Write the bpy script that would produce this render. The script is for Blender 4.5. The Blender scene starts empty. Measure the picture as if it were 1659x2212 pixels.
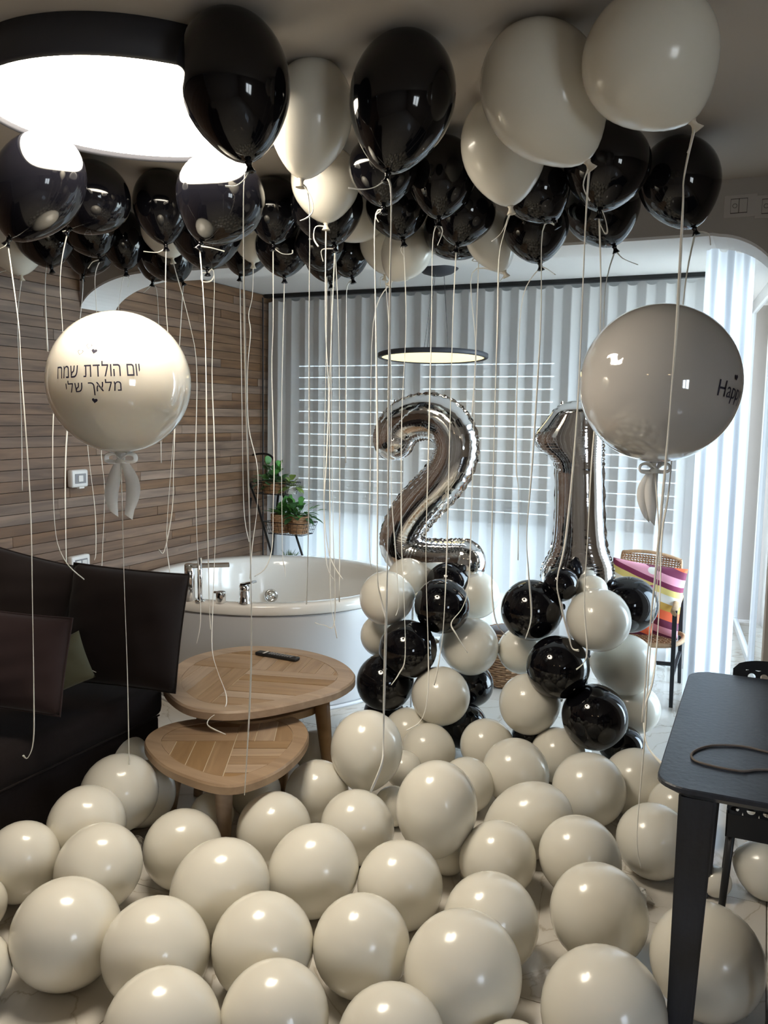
import bpy, bmesh, math, random
from mathutils import Vector, Matrix, Quaternion
random.seed(7)
PI = math.pi
scene = bpy.context.scene
COL = scene.collection

# ---------------------------------------------------------------- camera
F, CX, CY, EYE = 1843.6, 829.5, 1106.0, 1.6          # focal length in px of a 1659x2212 frame
_p, _r, _y = (math.radians(a) for a in (6.4145, -0.8891, 24.038))
FW = Vector((-math.sin(_y) * math.cos(_p), math.cos(_y) * math.cos(_p), -math.sin(_p)))
_rt = Vector((math.cos(_y), math.sin(_y), 0)); _dn = FW.cross(_rt)
RT = math.cos(_r) * _rt + math.sin(_r) * _dn
DN = -math.sin(_r) * _rt + math.cos(_r) * _dn
FWH = Vector((FW.x, FW.y, 0)).normalized()
cam = bpy.data.cameras.new('camera'); cam.sensor_fit = 'VERTICAL'; cam.sensor_height = 36
cam.lens = F / 2212 * 36; cam.clip_start = 0.05; cam.clip_end = 100
camo = bpy.data.objects.new('camera', cam); COL.objects.link(camo)
camo.matrix_world = Matrix(((RT.x, -DN.x, -FW.x, 0), (RT.y, -DN.y, -FW.y, 0), (RT.z, -DN.z, -FW.z, EYE), (0, 0, 0, 1)))
scene.camera = camo

# ---------------------------------------------------------------- exposure, world, sun-less daylight
vs = scene.view_settings
vs.view_transform = 'Standard'; vs.look = 'None'; vs.gamma = 1; vs.use_curve_mapping = False
vs.exposure = 0.98
LAMP_POWER = 17.0
SKY_POWER = 8.0
w = bpy.data.worlds.new('world'); scene.world = w; w.use_nodes = True
wn = w.node_tree.nodes; wl = w.node_tree.links; wn.clear()
wo = wn.new('ShaderNodeOutputWorld'); bg = wn.new('ShaderNodeBackground')
tc = wn.new('ShaderNodeTexCoord'); sep = wn.new('ShaderNodeSeparateXYZ'); rmp = wn.new('ShaderNodeValToRGB')
mr = wn.new('ShaderNodeMapRange'); mr.inputs['From Min'].default_value = -0.3; mr.inputs['From Max'].default_value = 0.7
wl.new(tc.outputs['Generated'], sep.inputs[0]); wl.new(sep.outputs['Z'], mr.inputs['Value']); wl.new(mr.outputs[0], rmp.inputs[0])
rmp.color_ramp.elements[0].color = (0.62, 0.66, 0.66, 1); rmp.color_ramp.elements[1].color = (0.62, 0.78, 1.0, 1)
e = rmp.color_ramp.elements.new(0.32); e.color = (0.80, 0.90, 1.0, 1)
wl.new(rmp.outputs[0], bg.inputs[0]); bg.inputs[1].default_value = SKY_POWER; wl.new(bg.outputs[0], wo.inputs[0])

# ---------------------------------------------------------------- placing helpers
def ray(x, y): return RT * ((x - CX) / F) + DN * ((y - CY) / F) + FW
def at(x, y, X=None, Y=None, z=None, t=None, D=None):
    v = ray(x, y)
    if z is not None: t = (z - EYE) / v.z
    elif X is not None: t = X / v.x
    elif Y is not None: t = Y / v.y
    elif D is not None: t = D / v.dot(FWH)
    return Vector((0, 0, EYE)) + v * t

# ---------------------------------------------------------------- materials
MATS = {}
def _bsdf(name):
    m = bpy.data.materials.new(name); m.use_nodes = True
    nt = m.node_tree; return m, nt, nt.nodes['Principled BSDF']
def mat(name, col, rough=0.5, metal=0.0, coat=0.0, noise=None, bump=None, spec=0.5, emit=None, sheen=0, sss=0, trans=0, ior=None, alpha=1):
    """noise=(scale, amount, stretch xyz) varies the colour; bump=(scale, strength)"""
    m, nt, b = _bsdf(name)
    b.inputs['Base Color'].default_value = (*col, 1); b.inputs['Roughness'].default_value = rough
    b.inputs['Metallic'].default_value = metal; b.inputs['Coat Weight'].default_value = coat
    b.inputs['Coat Roughness'].default_value = 0.05
    b.inputs['Specular IOR Level'].default_value = spec
    b.inputs['Sheen Weight'].default_value = sheen
    b.inputs['Transmission Weight'].default_value = trans
    b.inputs['Alpha'].default_value = alpha
    if ior: b.inputs['IOR'].default_value = ior
    if sss:
        b.inputs['Subsurface Weight'].default_value = sss; b.inputs['Subsurface Radius'].default_value = (0.05, 0.045, 0.04) if sss < 0.5 else (0.25, 0.23, 0.20)
        b.inputs['Subsurface Scale'].default_value = 1
    if emit:
        b.inputs['Emission Color'].default_value = (*emit[0], 1); b.inputs['Emission Strength'].default_value = emit[1]
    t = nt.nodes.new('ShaderNodeTexCoord')
    if noise:
        mp = nt.nodes.new('ShaderNodeMapping'); mp.inputs['Scale'].default_value = noise[2] if len(noise) > 2 else (1, 1, 1)
        n = nt.nodes.new('ShaderNodeTexNoise'); n.inputs['Scale'].default_value = noise[0]; n.inputs['Detail'].default_value = 5
        mx = nt.nodes.new('ShaderNodeMix'); mx.data_type = 'RGBA'
        a = noise[1]
        mx.inputs[6].default_value = (*[c * (1 - a) for c in col], 1); mx.inputs[7].default_value = (*[min(1, c * (1 + a)) for c in col], 1)
        nt.links.new(t.outputs['Object'], mp.inputs[0]); nt.links.new(mp.outputs[0], n.inputs[0])
        nt.links.new(n.outputs[0], mx.inputs[0]); nt.links.new(mx.outputs[2], b.inputs['Base Color'])
    if bump:
        n2 = nt.nodes.new('ShaderNodeTexNoise'); n2.inputs['Scale'].default_value = bump[0]; n2.inputs['Detail'].default_value = 3
        bp = nt.nodes.new('ShaderNodeBump'); bp.inputs['Strength'].default_value = bump[1]; bp.inputs['Distance'].default_value = 0.01
        nt.links.new(t.outputs['Object'], n2.inputs[0]); nt.links.new(n2.outputs[0], bp.inputs['Height']); nt.links.new(bp.outputs[0], b.inputs['Normal'])
    MATS[name] = m
    return m

def wood_mat(name, c1, c2, axis=1, scale=7.0, rough=0.5, bumps=0.25, vary=(0.80, 1.18)):
    """grain stretched along one object axis, tone varies from piece to piece"""
    m, nt, b = _bsdf(name)
    t = nt.nodes.new('ShaderNodeTexCoord'); mp = nt.nodes.new('ShaderNodeMapping')
    s = [scale * 4] * 3; s[axis] = scale * 0.35; mp.inputs['Scale'].default_value = s
    info = nt.nodes.new('ShaderNodeObjectInfo')
    add = nt.nodes.new('ShaderNodeVectorMath'); add.operation = 'ADD'
    mul = nt.nodes.new('ShaderNodeMath'); mul.operation = 'MULTIPLY'; mul.inputs[1].default_value = 37
    nt.links.new(info.outputs['Random'], mul.inputs[0]); nt.links.new(t.outputs['Object'], add.inputs[0]); nt.links.new(mul.outputs[0], add.inputs[1])
    nt.links.new(add.outputs[0], mp.inputs[0])
    n = nt.nodes.new('ShaderNodeTexNoise'); n.inputs['Scale'].default_value = 1; n.inputs['Detail'].default_value = 7; n.inputs['Distortion'].default_value = 0.8
    nt.links.new(mp.outputs[0], n.inputs[0])
    rp = nt.nodes.new('ShaderNodeValToRGB'); rp.color_ramp.elements[0].position = 0.3; rp.color_ramp.elements[1].position = 0.72
    rp.color_ramp.elements[0].color = (*c1, 1); rp.color_ramp.elements[1].color = (*c2, 1)
    nt.links.new(n.outputs[0], rp.inputs[0])
    hsv = nt.nodes.new('ShaderNodeHueSaturation')
    v = nt.nodes.new('ShaderNodeMapRange'); v.inputs['To Min'].default_value = vary[0]; v.inputs['To Max'].default_value = vary[1]
    sa = nt.nodes.new('ShaderNodeMapRange'); sa.inputs['To Min'].default_value = 1.2; sa.inputs['To Max'].default_value = 0.75
    nt.links.new(info.outputs['Random'], v.inputs['Value']); nt.links.new(info.outputs['Random'], sa.inputs['Value'])
    nt.links.new(v.outputs[0], hsv.inputs['Value']); nt.links.new(sa.outputs[0], hsv.inputs['Saturation'])
    nt.links.new(rp.outputs[0], hsv.inputs['Color']); nt.links.new(hsv.outputs[0], b.inputs['Base Color'])
    b.inputs['Roughness'].default_value = rough
    bp = nt.nodes.new('ShaderNodeBump'); bp.inputs['Strength'].default_value = bumps; bp.inputs['Distance'].default_value = 0.004
    nt.links.new(n.outputs[0], bp.inputs['Height']); nt.links.new(bp.outputs[0], b.inputs['Normal'])
    MATS[name] = m; return m

def sheer_mat(name, col, see, back=(0.86, 0.86, 0.86)):
    m = bpy.data.materials.new(name); m.use_nodes = True; nt = m.node_tree; nt.nodes.clear()
    o = nt.nodes.new('ShaderNodeOutputMaterial'); tr = nt.nodes.new('ShaderNodeBsdfTransparent')
    tl = nt.nodes.new('ShaderNodeBsdfTranslucent'); df = nt.nodes.new('ShaderNodeBsdfDiffuse')
    tl.inputs[0].default_value = (*col, 1); df.inputs[0].default_value = (*back, 1)
    a = nt.nodes.new('ShaderNodeMixShader'); a.inputs[0].default_value = 0.3
    c = nt.nodes.new('ShaderNodeMixShader')
    lw = nt.nodes.new('ShaderNodeLayerWeight'); lw.inputs[0].default_value = 0.35     # threads close up at a glancing angle
    mrr = nt.nodes.new('ShaderNodeMapRange'); mrr.inputs['To Min'].default_value = see; mrr.inputs['To Max'].default_value = see * 0.15
    nt.links.new(lw.outputs['Facing'], mrr.inputs['Value'])
    nt.links.new(mrr.outputs[0], c.inputs[0])
    nt.links.new(df.outputs[0], a.inputs[1]); nt.links.new(tl.outputs[0], a.inputs[2])
    nt.links.new(a.outputs[0], c.inputs[1]); nt.links.new(tr.outputs[0], c.inputs[2]); nt.links.new(c.outputs[0], o.inputs[0])
    MATS[name] = m; return m

def tile_mat(name):
    m, nt, b = _bsdf(name)
    t = nt.nodes.new('ShaderNodeTexCoord'); info = nt.nodes.new('ShaderNodeObjectInfo')
    add = nt.nodes.new('ShaderNodeVectorMath'); add.operation = 'ADD'
    mul = nt.nodes.new('ShaderNodeMath'); mul.operation = 'MULTIPLY'; mul.inputs[1].default_value = 23
    nt.links.new(info.outputs['Random'], mul.inputs[0]); nt.links.new(t.outputs['Object'], add.inputs[0]); nt.links.new(mul.outputs[0], add.inputs[1])
    n = nt.nodes.new('ShaderNodeTexNoise'); n.inputs['Scale'].default_value = 1.6; n.inputs['Detail'].default_value = 8; n.inputs['Distortion'].default_value = 2.2
    nt.links.new(add.outputs[0], n.inputs[0])
    rp = nt.nodes.new('ShaderNodeValToRGB'); cr = rp.color_ramp
    cr.elements[0].position = 0.44; cr.elements[0].color = (0.62, 0.585, 0.53, 1); cr.elements[1].position = 0.56; cr.elements[1].color = (0.63, 0.6, 0.55, 1)
    e = cr.elements.new(0.5); e.color = (0.44, 0.39, 0.32, 1)
    e = cr.elements.new(0.485); e.color = (0.60, 0.565, 0.51, 1); e = cr.elements.new(0.515); e.color = (0.60, 0.57, 0.52, 1)
    nt.links.new(n.outputs[0], rp.inputs[0]); nt.links.new(rp.outputs[0], b.inputs['Base Color'])
    b.inputs['Roughness'].default_value = 0.09; b.inputs['Specular IOR Level'].default_value = 0.6
    MATS[name] = m; return m

def cushion_pattern(name):
    """printed cotton: warm bands of maroon, orange, mustard, cream and pink crossed by round patches"""
    m, nt, b = _bsdf(name); t = nt.nodes.new('ShaderNodeTexCoord')
    sp = nt.nodes.new('ShaderNodeSeparateXYZ'); nt.links.new(t.outputs['Object'], sp.inputs[0])
    mm = nt.nodes.new('ShaderNodeMath'); mm.operation = 'MULTIPLY_ADD'; mm.inputs[1].default_value = 3.4; mm.inputs[2].default_value = 0.5
    ad = nt.nodes.new('ShaderNodeMath'); ad.operation = 'MULTIPLY_ADD'; ad.inputs[1].default_value = 0.35
    nt.links.new(sp.outputs['X'], ad.inputs[0]); nt.links.new(sp.outputs['Z'], ad.inputs[2])
    nt.links.new(ad.outputs[0], mm.inputs[0])
    fr = nt.nodes.new('ShaderNodeMath'); fr.operation = 'FRACT'; nt.links.new(mm.outputs[0], fr.inputs[0])
    rp = nt.nodes.new('ShaderNodeValToRGB'); cr = rp.color_ramp; cr.interpolation = 'CONSTANT'
    cols = [(0, (0.75, 0.33, 0.42)), (0.15, (0.16, 0.02, 0.06)), (0.3, (0.85, 0.14, 0.05)), (0.48, (0.62, 0.36, 0.07)), (0.62, (0.78, 0.74, 0.66)), (0.78, (0.75, 0.6, 0.2)), (0.9, (0.2, 0.02, 0.07))]
    cr.elements[0].color = (*cols[0][1], 1); cr.elements[0].position = 0
    cr.elements[1].position = cols[1][0]; cr.elements[1].color = (*cols[1][1], 1)
    for p, c in cols[2:]:
        e = cr.elements.new(p); e.color = (*c, 1)
    nt.links.new(fr.outputs[0], rp.inputs[0])
    vo = nt.nodes.new('ShaderNodeTexVoronoi'); vo.inputs['Scale'].default_value = 5; nt.links.new(t.outputs['Object'], vo.inputs[0])
    lt = nt.nodes.new('ShaderNodeMath'); lt.operation = 'LESS_THAN'; lt.inputs[1].default_value = 0.38; nt.links.new(vo.outputs['Distance'], lt.inputs[0])
    rp2 = nt.nodes.new('ShaderNodeValToRGB'); c2 = rp2.color_ramp; c2.interpolation = 'CONSTANT'
    c2.elements[0].color = (0.8, 0.76, 0.68, 1); c2.elements[1].position = 0.4; c2.elements[1].color = (0.8, 0.35, 0.42, 1)
    e = c2.elements.new(0.7); e.color = (0.78, 0.66, 0.25, 1)
    sx = nt.nodes.new('ShaderNodeSeparateColor'); nt.links.new(vo.outputs['Color'], sx.inputs[0]); nt.links.new(sx.outputs[0], rp2.inputs[0])
    lf = nt.nodes.new('ShaderNodeMath'); lf.operation = 'LESS_THAN'; lf.inputs[1].default_value = 0.06; nt.links.new(sp.outputs['X'], lf.inputs[0])
    an = nt.nodes.new('ShaderNodeMath'); an.operation = 'MULTIPLY'; nt.links.new(lt.outputs[0], an.inputs[0]); nt.links.new(lf.outputs[0], an.inputs[1])
    mx = nt.nodes.new('ShaderNodeMix'); mx.data_type = 'RGBA'; nt.links.new(an.outputs[0], mx.inputs[0])
    nt.links.new(rp.outputs[0], mx.inputs[6]); nt.links.new(rp2.outputs[0], mx.inputs[7]); nt.links.new(mx.outputs[2], b.inputs['Base Color'])
    b.inputs['Roughness'].default_value = 0.85; MATS[name] = m; return m

M = MATS
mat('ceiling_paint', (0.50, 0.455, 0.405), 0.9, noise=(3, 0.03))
mat('wall_paint', (0.42, 0.385, 0.35), 0.85, noise=(4, 0.03), bump=(300, 0.05))
mat('white_plaster', (0.80, 0.79, 0.78), 0.8)
mat('back_wall', (0.72, 0.72, 0.72), 0.8)
wood_mat('plank_wood', (0.10, 0.055, 0.032), (0.25, 0.148, 0.088), axis=1, scale=5, rough=0.55)
mat('wall_backing', (0.02, 0.014, 0.01), 0.9)
wood_mat('table_wood', (0.31, 0.195, 0.11), (0.45, 0.30, 0.175), axis=0, scale=6, rough=0.42, bumps=0.1)
wood_mat('table_rim_wood', (0.30, 0.185, 0.10), (0.42, 0.275, 0.155), axis=0, scale=4, rough=0.42, bumps=0.1)
mat('table_groove', (0.62, 0.52, 0.38), 0.6)
tile_mat('floor_tile'); mat('grout', (0.10, 0.085, 0.07), 0.8)
mat('latex_white', (0.775, 0.745, 0.66), 0.24, coat=0.3, spec=0.4, sss=0.12)
mat('latex_white_knot', (0.72, 0.66, 0.55), 0.35)
mat('latex_black', (0.003, 0.003, 0.0045), 0.07, spec=0.5)
mat('clear_white_shaded', (0.56, 0.535, 0.51), 0.05, coat=1.0, spec=0.6)  # white skin of the right giant, its shade mixed into the base colour
mat('clear_white', (0.62, 0.60, 0.55), 0.05, coat=1.0, spec=0.6, sss=0.85)
mat('ribbon_white', (0.86, 0.84, 0.78), 0.35, spec=0.6)
mat('tulle', (0.85, 0.84, 0.82), 0.9)
mat('foil', (0.78, 0.78, 0.79), 0.07, metal=1.0, bump=(14, 0.12))
mat('chrome', (0.75, 0.75, 0.76), 0.08, metal=1.0)
mat('acrylic_white', (0.80, 0.765, 0.715), 0.12, coat=0.3)
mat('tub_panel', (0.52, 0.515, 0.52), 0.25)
mat('sofa_fabric', (0.014, 0.0095, 0.009), 0.9, spec=0.15, sheen=0.03, noise=(60, 0.25), bump=(400, 0.2))
mat('velvet_dark', (0.013, 0.0085, 0.008), 0.85, spec=0.15, sheen=0.06, noise=(8, 0.2))
mat('velvet_plum', (0.034, 0.021, 0.022), 0.85, spec=0.15, sheen=0.08, noise=(8, 0.2))
mat('velvet_green', (0.10, 0.095, 0.06), 0.85, spec=0.15, sheen=0.1)
mat('black_wood', (0.021, 0.027, 0.041), 0.36, noise=(12, 0.3, (8, 0.6, 1)), bump=(60, 0.1))
mat('black_metal', (0.008, 0.009, 0.011), 0.35, spec=0.5)
mat('black_steel_chair', (0.012, 0.014, 0.018), 0.4)
mat('lamp_black', (0.035, 0.036, 0.045), 0.6)
mat('lamp_diffuser', (0.9, 0.88, 0.84), 0.6, emit=((1.0, 0.90, 0.74), LAMP_POWER))
mat('pendant_diffuser', (0.9, 0.85, 0.6), 0.6, emit=((1.0, 0.80, 0.38), 0.62))
mat('spot_glow', (0.9, 0.85, 0.6), 0.6, emit=((1.0, 0.72, 0.42), 14))
mat('white_plastic', (0.78, 0.77, 0.76), 0.35)
mat('grey_window', (0.28, 0.28, 0.30), 0.2)
mat('painted_over_plate', (0.50, 0.46, 0.425), 0.7)
mat('dark_line', (0.06, 0.05, 0.045), 0.8)
mat('window_frame', (0.66, 0.67, 0.70), 0.4)
mat('shutter_slat', (0.66, 0.72, 0.75), 0.5)
mat('black_rubber', (0.01, 0.01, 0.011), 0.5)
mat('print_black', (0.012, 0.01, 0.03), 0.5)
mat('leaf_dark', (0.05, 0.13, 0.045), 0.4, noise=(20, 0.4)); mat('leaf_green', (0.09, 0.28, 0.06), 0.4, noise=(20, 0.3))
mat('leaf_pale', (0.22, 0.32, 0.08), 0.45, noise=(30, 0.4)); mat('grass_green', (0.10, 0.16, 0.04), 0.6)
mat('wicker', (0.36, 0.20, 0.10), 0.6, noise=(60, 0.35)); mat('wicker_dark', (0.10, 0.05, 0.03), 0.7, noise=(60, 0.35))
mat('wicker_tan', (0.50, 0.32, 0.18), 0.6, noise=(50, 0.3))
mat('leather_brown', (0.05, 0.022, 0.015), 0.4)
mat('chair_blackblue', (0.015, 0.018, 0.025), 0.5)
mat('cord_grey', (0.14, 0.115, 0.10), 0.5)
mat('terrace', (0.22, 0.21, 0.19), 0.7, noise=(3, 0.1))
def pane_mat(name):
    m = bpy.data.materials.new(name); m.use_nodes = True; nt = m.node_tree; nt.nodes.clear()
    o = nt.nodes.new('ShaderNodeOutputMaterial'); tr = nt.nodes.new('ShaderNodeBsdfTransparent'); gl = nt.nodes.new('ShaderNodeBsdfGlossy')
    tr.inputs[0].default_value = (0.93, 0.97, 0.97, 1); gl.inputs['Roughness'].default_value = 0.02
    fr = nt.nodes.new('ShaderNodeFresnel'); fr.inputs[0].default_value = 1.45; mx = nt.nodes.new('ShaderNodeMixShader')
    nt.links.new(fr.outputs[0], mx.inputs[0]); nt.links.new(tr.outputs[0], mx.inputs[1]); nt.links.new(gl.outputs[0], mx.inputs[2]); nt.links.new(mx.outputs[0], o.inputs[0])
    MATS[name] = m; return m
pane_mat('glass')
cushion_pattern('cushion_print')
sheer_mat('sheer', (0.42, 0.435, 0.45), 0.068, (0.95, 0.94, 0.93))
sheer_mat('sheer_panel', (0.27, 0.30, 0.36), 0.03, (0.78, 0.82, 0.9))

# ---------------------------------------------------------------- mesh helpers
def tag(o, label=None, cat=None, group=None, kind=None):
    if label: o['label'] = label
    if cat: o['category'] = cat
    if group: o['group'] = group
    if kind: o['kind'] = kind
    return o
def empty(name, loc, label=None, cat=None, group=None, rz=0):
    o = bpy.data.objects.new(name, None); COL.objects.link(o); o.location = loc; o.rotation_euler = (0, 0, rz)
    o.empty_display_size = 0.05
    return tag(o, label, cat, group)
def link(name, me, m=None, parent=None, smooth=False):
    if m is not None and not me.materials: me.materials.append(M[m] if isinstance(m, str) else m)
    if smooth:
        for p in me.polygons: p.use_smooth = True
    o = bpy.data.objects.new(name, me); COL.objects.link(o)
    if parent is not None: o.parent = parent
    return o
def add(name, bm, m, parent=None, smooth=False, world=True):
    """bmesh given in world space (world=True) becomes an object whose origin is its parent's"""
    me = bpy.data.meshes.new(name)
    if parent is not None and world:
        bpy_mat = world_of(parent).inverted()
        bmesh.ops.transform(bm, matrix=bpy_mat, verts=bm.verts)
    elif parent is None and world:
        # own origin at the centre of the foot of the thing
        if bm.verts:
            xs = [v.co.x for v in bm.verts]; ys = [v.co.y for v in bm.verts]; zs = [v.co.z for v in bm.verts]
            c = Vector(((min(xs) + max(xs)) / 2, (min(ys) + max(ys)) / 2, min(zs)))
            bmesh.ops.translate(bm, verts=bm.verts, vec=-c)
    bmesh.ops.recalc_face_normals(bm, faces=bm.faces)
    bm.to_mesh(me); bm.free()
    o = link(name, me, m, parent, smooth)
    if parent is None and world and 'c' in dir(): pass
    if parent is None and world and me.vertices: o.location = c
    return o
def world_of(o):
    mloc = Matrix.LocRotScale(o.location, o.rotation_euler, o.scale)
    return world_of(o.parent) @ mloc if o.parent else mloc
def B(): return bmesh.new()
def box(bm, x0, x1, y0, y1, z0, z1, bev=0, mtx=None):
    r = bmesh.ops.create_cube(bm, size=1, matrix=Matrix.LocRotScale(((x0 + x1) / 2, (y0 + y1) / 2, (z0 + z1) / 2), None, (abs(x1 - x0), abs(y1 - y0), abs(z1 - z0))))
    vs_ = r['verts']
    if bev:
        es = list({e for v in vs_ for e in v.link_edges})
        rr = bmesh.ops.bevel(bm, geom=es, offset=bev, segments=2, affect='EDGES', profile=0.6)
        vs_ = list({v for v in rr['verts']} | {v for v in vs_ if v.is_valid})
    if mtx is not None: bmesh.ops.transform(bm, matrix=mtx, verts=[v for v in vs_ if v.is_valid])
    return bm
def catmull(pts, n=6, closed=False):
    out = []; N = len(pts); rng = N if closed else N - 1
    for i in range(rng):
        g = lambda k: pts[k % N] if closed else pts[max(0, min(N - 1, k))]
        p0, p1, p2, p3 = g(i - 1), g(i), g(i + 1), g(i + 2)
        for j in range(n):
            t = j / n
            out.append(0.5 * ((2 * p1) + (p2 - p0) * t + (2 * p0 - 5 * p1 + 4 * p2 - p3) * t * t + (3 * p1 - p0 - 3 * p2 + p3) * t ** 3))
    if not closed: out.append(pts[-1].copy())
    return out
def tube(bm, pts, r, seg=8, closed=False, flat=1.0, cap=True):
    """sweep a circle (or an ellipse, flat<1) along pts; r is a number or a list"""
    n = len(pts); rings = []; up = None
    for i, p in enumerate(pts):
        a = pts[(i - 1) % n] if closed or i > 0 else p; b = pts[(i + 1) % n] if closed or i < n - 1 else p
        d = (b - a); d = d.normalized() if d.length > 1e-9 else Vector((0, 0, 1))
        if up is None: up = d.orthogonal().normalized()
        up = (up - d * up.dot(d)); up = up.normalized() if up.length > 1e-6 else d.orthogonal().normalized()
        s = d.cross(up); rr = r[i] if isinstance(r, (list, tuple)) else r
        rings.append([bm.verts.new(p + (up * math.cos(2 * PI * k / seg) * flat + s * math.sin(2 * PI * k / seg)) * rr) for k in range(seg)])
    for i in range(n if closed else n - 1):
        A, C = rings[i], rings[(i + 1) % n]
        for k in range(seg): bm.faces.new((A[k], A[(k + 1) % seg], C[(k + 1) % seg], C[k]))
    if cap and not closed:
        bm.faces.new(rings[0][::-1]); bm.faces.new(rings[-1])
    return bm
def lathe(bm, prof, seg=32, c=(0, 0, 0), capb=False, capt=False):
    rings = []
    for r, z in prof:
        rings.append([bm.verts.new((c[0] + r * math.cos(2 * PI * k / seg), c[1] + r * math.sin(2 * PI * k / seg), c[2] + z)) for k in range(seg)])
    for i in range(len(rings) - 1):
        for k in range(seg): bm.faces.new((rings[i][k], rings[i][(k + 1) % seg], rings[i + 1][(k + 1) % seg], rings[i + 1][k]))
    if capb: bm.faces.new(rings[0][::-1])
    if capt: bm.faces.new(rings[-1])
    return bm
def prism(bm, poly, z0, z1):
    a = [bm.verts.new((p[0], p[1], z0)) for p in poly]; b = [bm.verts.new((p[0], p[1], z1)) for p in poly]
    n = len(poly); bm.faces.new(a[::-1]); bm.faces.new(b)
    for i in range(n): bm.faces.new((a[i], a[(i + 1) % n], b[(i + 1) % n], b[i]))
    return bm

# ================================================================ THE SETTING
XL, YB, ZC, ZB = -3.56, 5.80, 2.555, 2.505     # left wall, back wall, room ceiling, bay ceiling
XR, YF = 2.3, -2.4                             # right wall and wall behind the camera
def structure(name, bm, m, parent=None, **k):
    o = add(name, bm, m, parent, **k)
    if parent is None: o['kind'] = 'structure'
    return o
# floor with single tiles
b = B(); box(b, XL - 0.1, XR + 0.1, YF - 0.1, 7.6, -0.12, -0.004); floor = structure('floor', b, 'grout')
T = 0.8; tile_me = None
ix0 = -5
for i in range(8):
    for j in range(13):
        x0 = XL + i * T - 0.35; y0 = YF + j * T - 0.22
        x1, y1 = min(x0 + T, XR), min(y0 + T, 7.5)
        x0 = max(x0, XL); y0 = max(y0, YF)
        if x1 - x0 < 0.05 or y1 - y0 < 0.05: continue
        b = B(); box(b, x0 + 0.0015, x1 - 0.0015, y0 + 0.0015, y1 - 0.0015, -0.012, 0.0)
        add('tile', b, 'floor_tile', floor)
# ceilings
b = B(); box(b, XL - 0.1, XR + 0.1, YF - 0.1, 3.9, ZC, ZC + 0.1); structure('ceiling', b, 'ceiling_paint')
b = B(); box(b, XL - 0.1, 0.32, 3.95, 7.5, ZB, ZB + 0.1); structure('ceiling_bay', b, 'white_plaster')
# walls out of the picture
b = B(); box(b, XR, XR + 0.1, YF, -0.7, 0, ZC); box(b, XR, XR + 0.1, 0.3, 4.0, 0, ZC); box(b, XR, XR + 0.1, -0.7, 0.3, 2.0, ZC); box(b, XR, XR + 0.1, -0.7, 0.3, 0, 1.1); structure('wall_right', b, 'wall_paint')
fill_win = empty('added_fill_window', (XR, 0, 0)); fill_win['kind'] = 'structure'  # added window in the unseen wall, lets in sky as fill light
b = B()
for yy in (-0.7, -0.23, 0.24): box(b, XR + 0.02, XR + 0.07, yy, yy + 0.06, 1.1, 2.0)
box(b, XR + 0.02, XR + 0.07, -0.7, 0.3, 1.94, 2.0); box(b, XR + 0.02, XR + 0.07, -0.7, 0.3, 1.1, 1.16); add('window_frame', b, 'window_frame', fill_win)
b = B(); box(b, XL, XR, YF - 0.1, YF, 0, ZC); structure('wall_rear', b, 'wall_paint')
# left wall: dark backing with single planks
b = B(); box(b, XL - 0.12, XL - 0.016, YF, YB + 0.1, 0, ZC); wl_ = structure('wall_left', b, 'wall_backing')
PP = 0.0577
rng = random.Random(3)
row = 0; z = 0.02
while z < 2.5:
    y = YF if row % 2 else YF - 0.4
    y = 2.2 - rng.random() * 0.9
    b = B(); box(b, XL - 0.016, XL - 0.0005 * rng.random(), YF, y - 0.001, z + 0.0015, min(z + PP - 0.0015, 2.504))
    add('plank', b, 'plank_wood', wl_)
    while y < YB - 0.02:
        L = 0.7 + rng.random() * 0.75; y1 = min(y + L, YB - 0.01)
        if YB - y1 < 0.2: y1 = YB - 0.01
        off = -rng.random() * 0.003
        b = B(); box(b, XL - 0.016, XL + off, y + 0.001, y1 - 0.001, z + 0.0016, min(z + PP - 0.0016, 2.504))
        o = add('plank', b, 'plank_wood', wl_)
        y = y1
    z += PP; row += 1
# header wall between room and bay, round-cornered opening
YH0, YH1 = 3.76, 4.03
def z_open(x):
    if x < -3.08:                                       # left corner, its curve runs into the plank wall
        u = (x + 3.08) / (XL + 3.08); return 2.345 - 0.205 * (1 - math.sqrt(max(0, 1 - (u * 0.985) ** 2)))
    r = 0.28
    if x > 0.033 - r:
        u = (x - (0.033 - r)) / r; return 2.335 - r + r * math.sqrt(max(0, 1 - u * u))
    return 2.34
xs = [XL + 0.48 * (1 - math.cos(k / 16 * PI / 2)) for k in range(17)] + [-3.08 + k * (2.83 / 10) for k in range(1, 11)] + [-0.247 + 0.28 * math.sin(k / 18 * PI / 2) for k in range(1, 19)]
b = B(); cols = []
for x in xs:
    zz = z_open(x); cols.append([b.verts.new((x, YH0, zz)), b.verts.new((x, YH0, ZC)), b.verts.new((x, YH1, zz)), b.verts.new((x, YH1, ZC))])
for A, C in zip(cols, cols[1:]):
    b.faces.new((A[0], C[0], C[1], A[1])); b.faces.new((A[2], A[3], C[3], C[2]))
add_front = structure('wall_header', b, 'wall_paint')
b = B(); cols = []
for x in xs:
    zz = z_open(x) ; cols.append([b.verts.new((x, YH0 - 0.002, zz)), b.verts.new((x, YH1 + 0.002, zz)), b.verts.new((x, YH0 - 0.002, zz + 0.012)), b.verts.new((x, YH1 + 0.002, zz + 0.012))])
for A, C in zip(cols, cols[1:]):
    b.faces.new((A[0], A[1], C[1], C[0])); b.faces.new((A[2], C[2], C[3], A[3])); b.faces.new((A[0], C[0], C[2], A[2])); b.faces.new((A[1], A[3], C[3], C[1]))
structure('trim_1', b, 'white_plaster', smooth=False)
b = B(); box(b, 0.037, XR, YH0, YH1, 0, ZC); structure('wall_header_pier', b, 'wall_paint')
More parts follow.
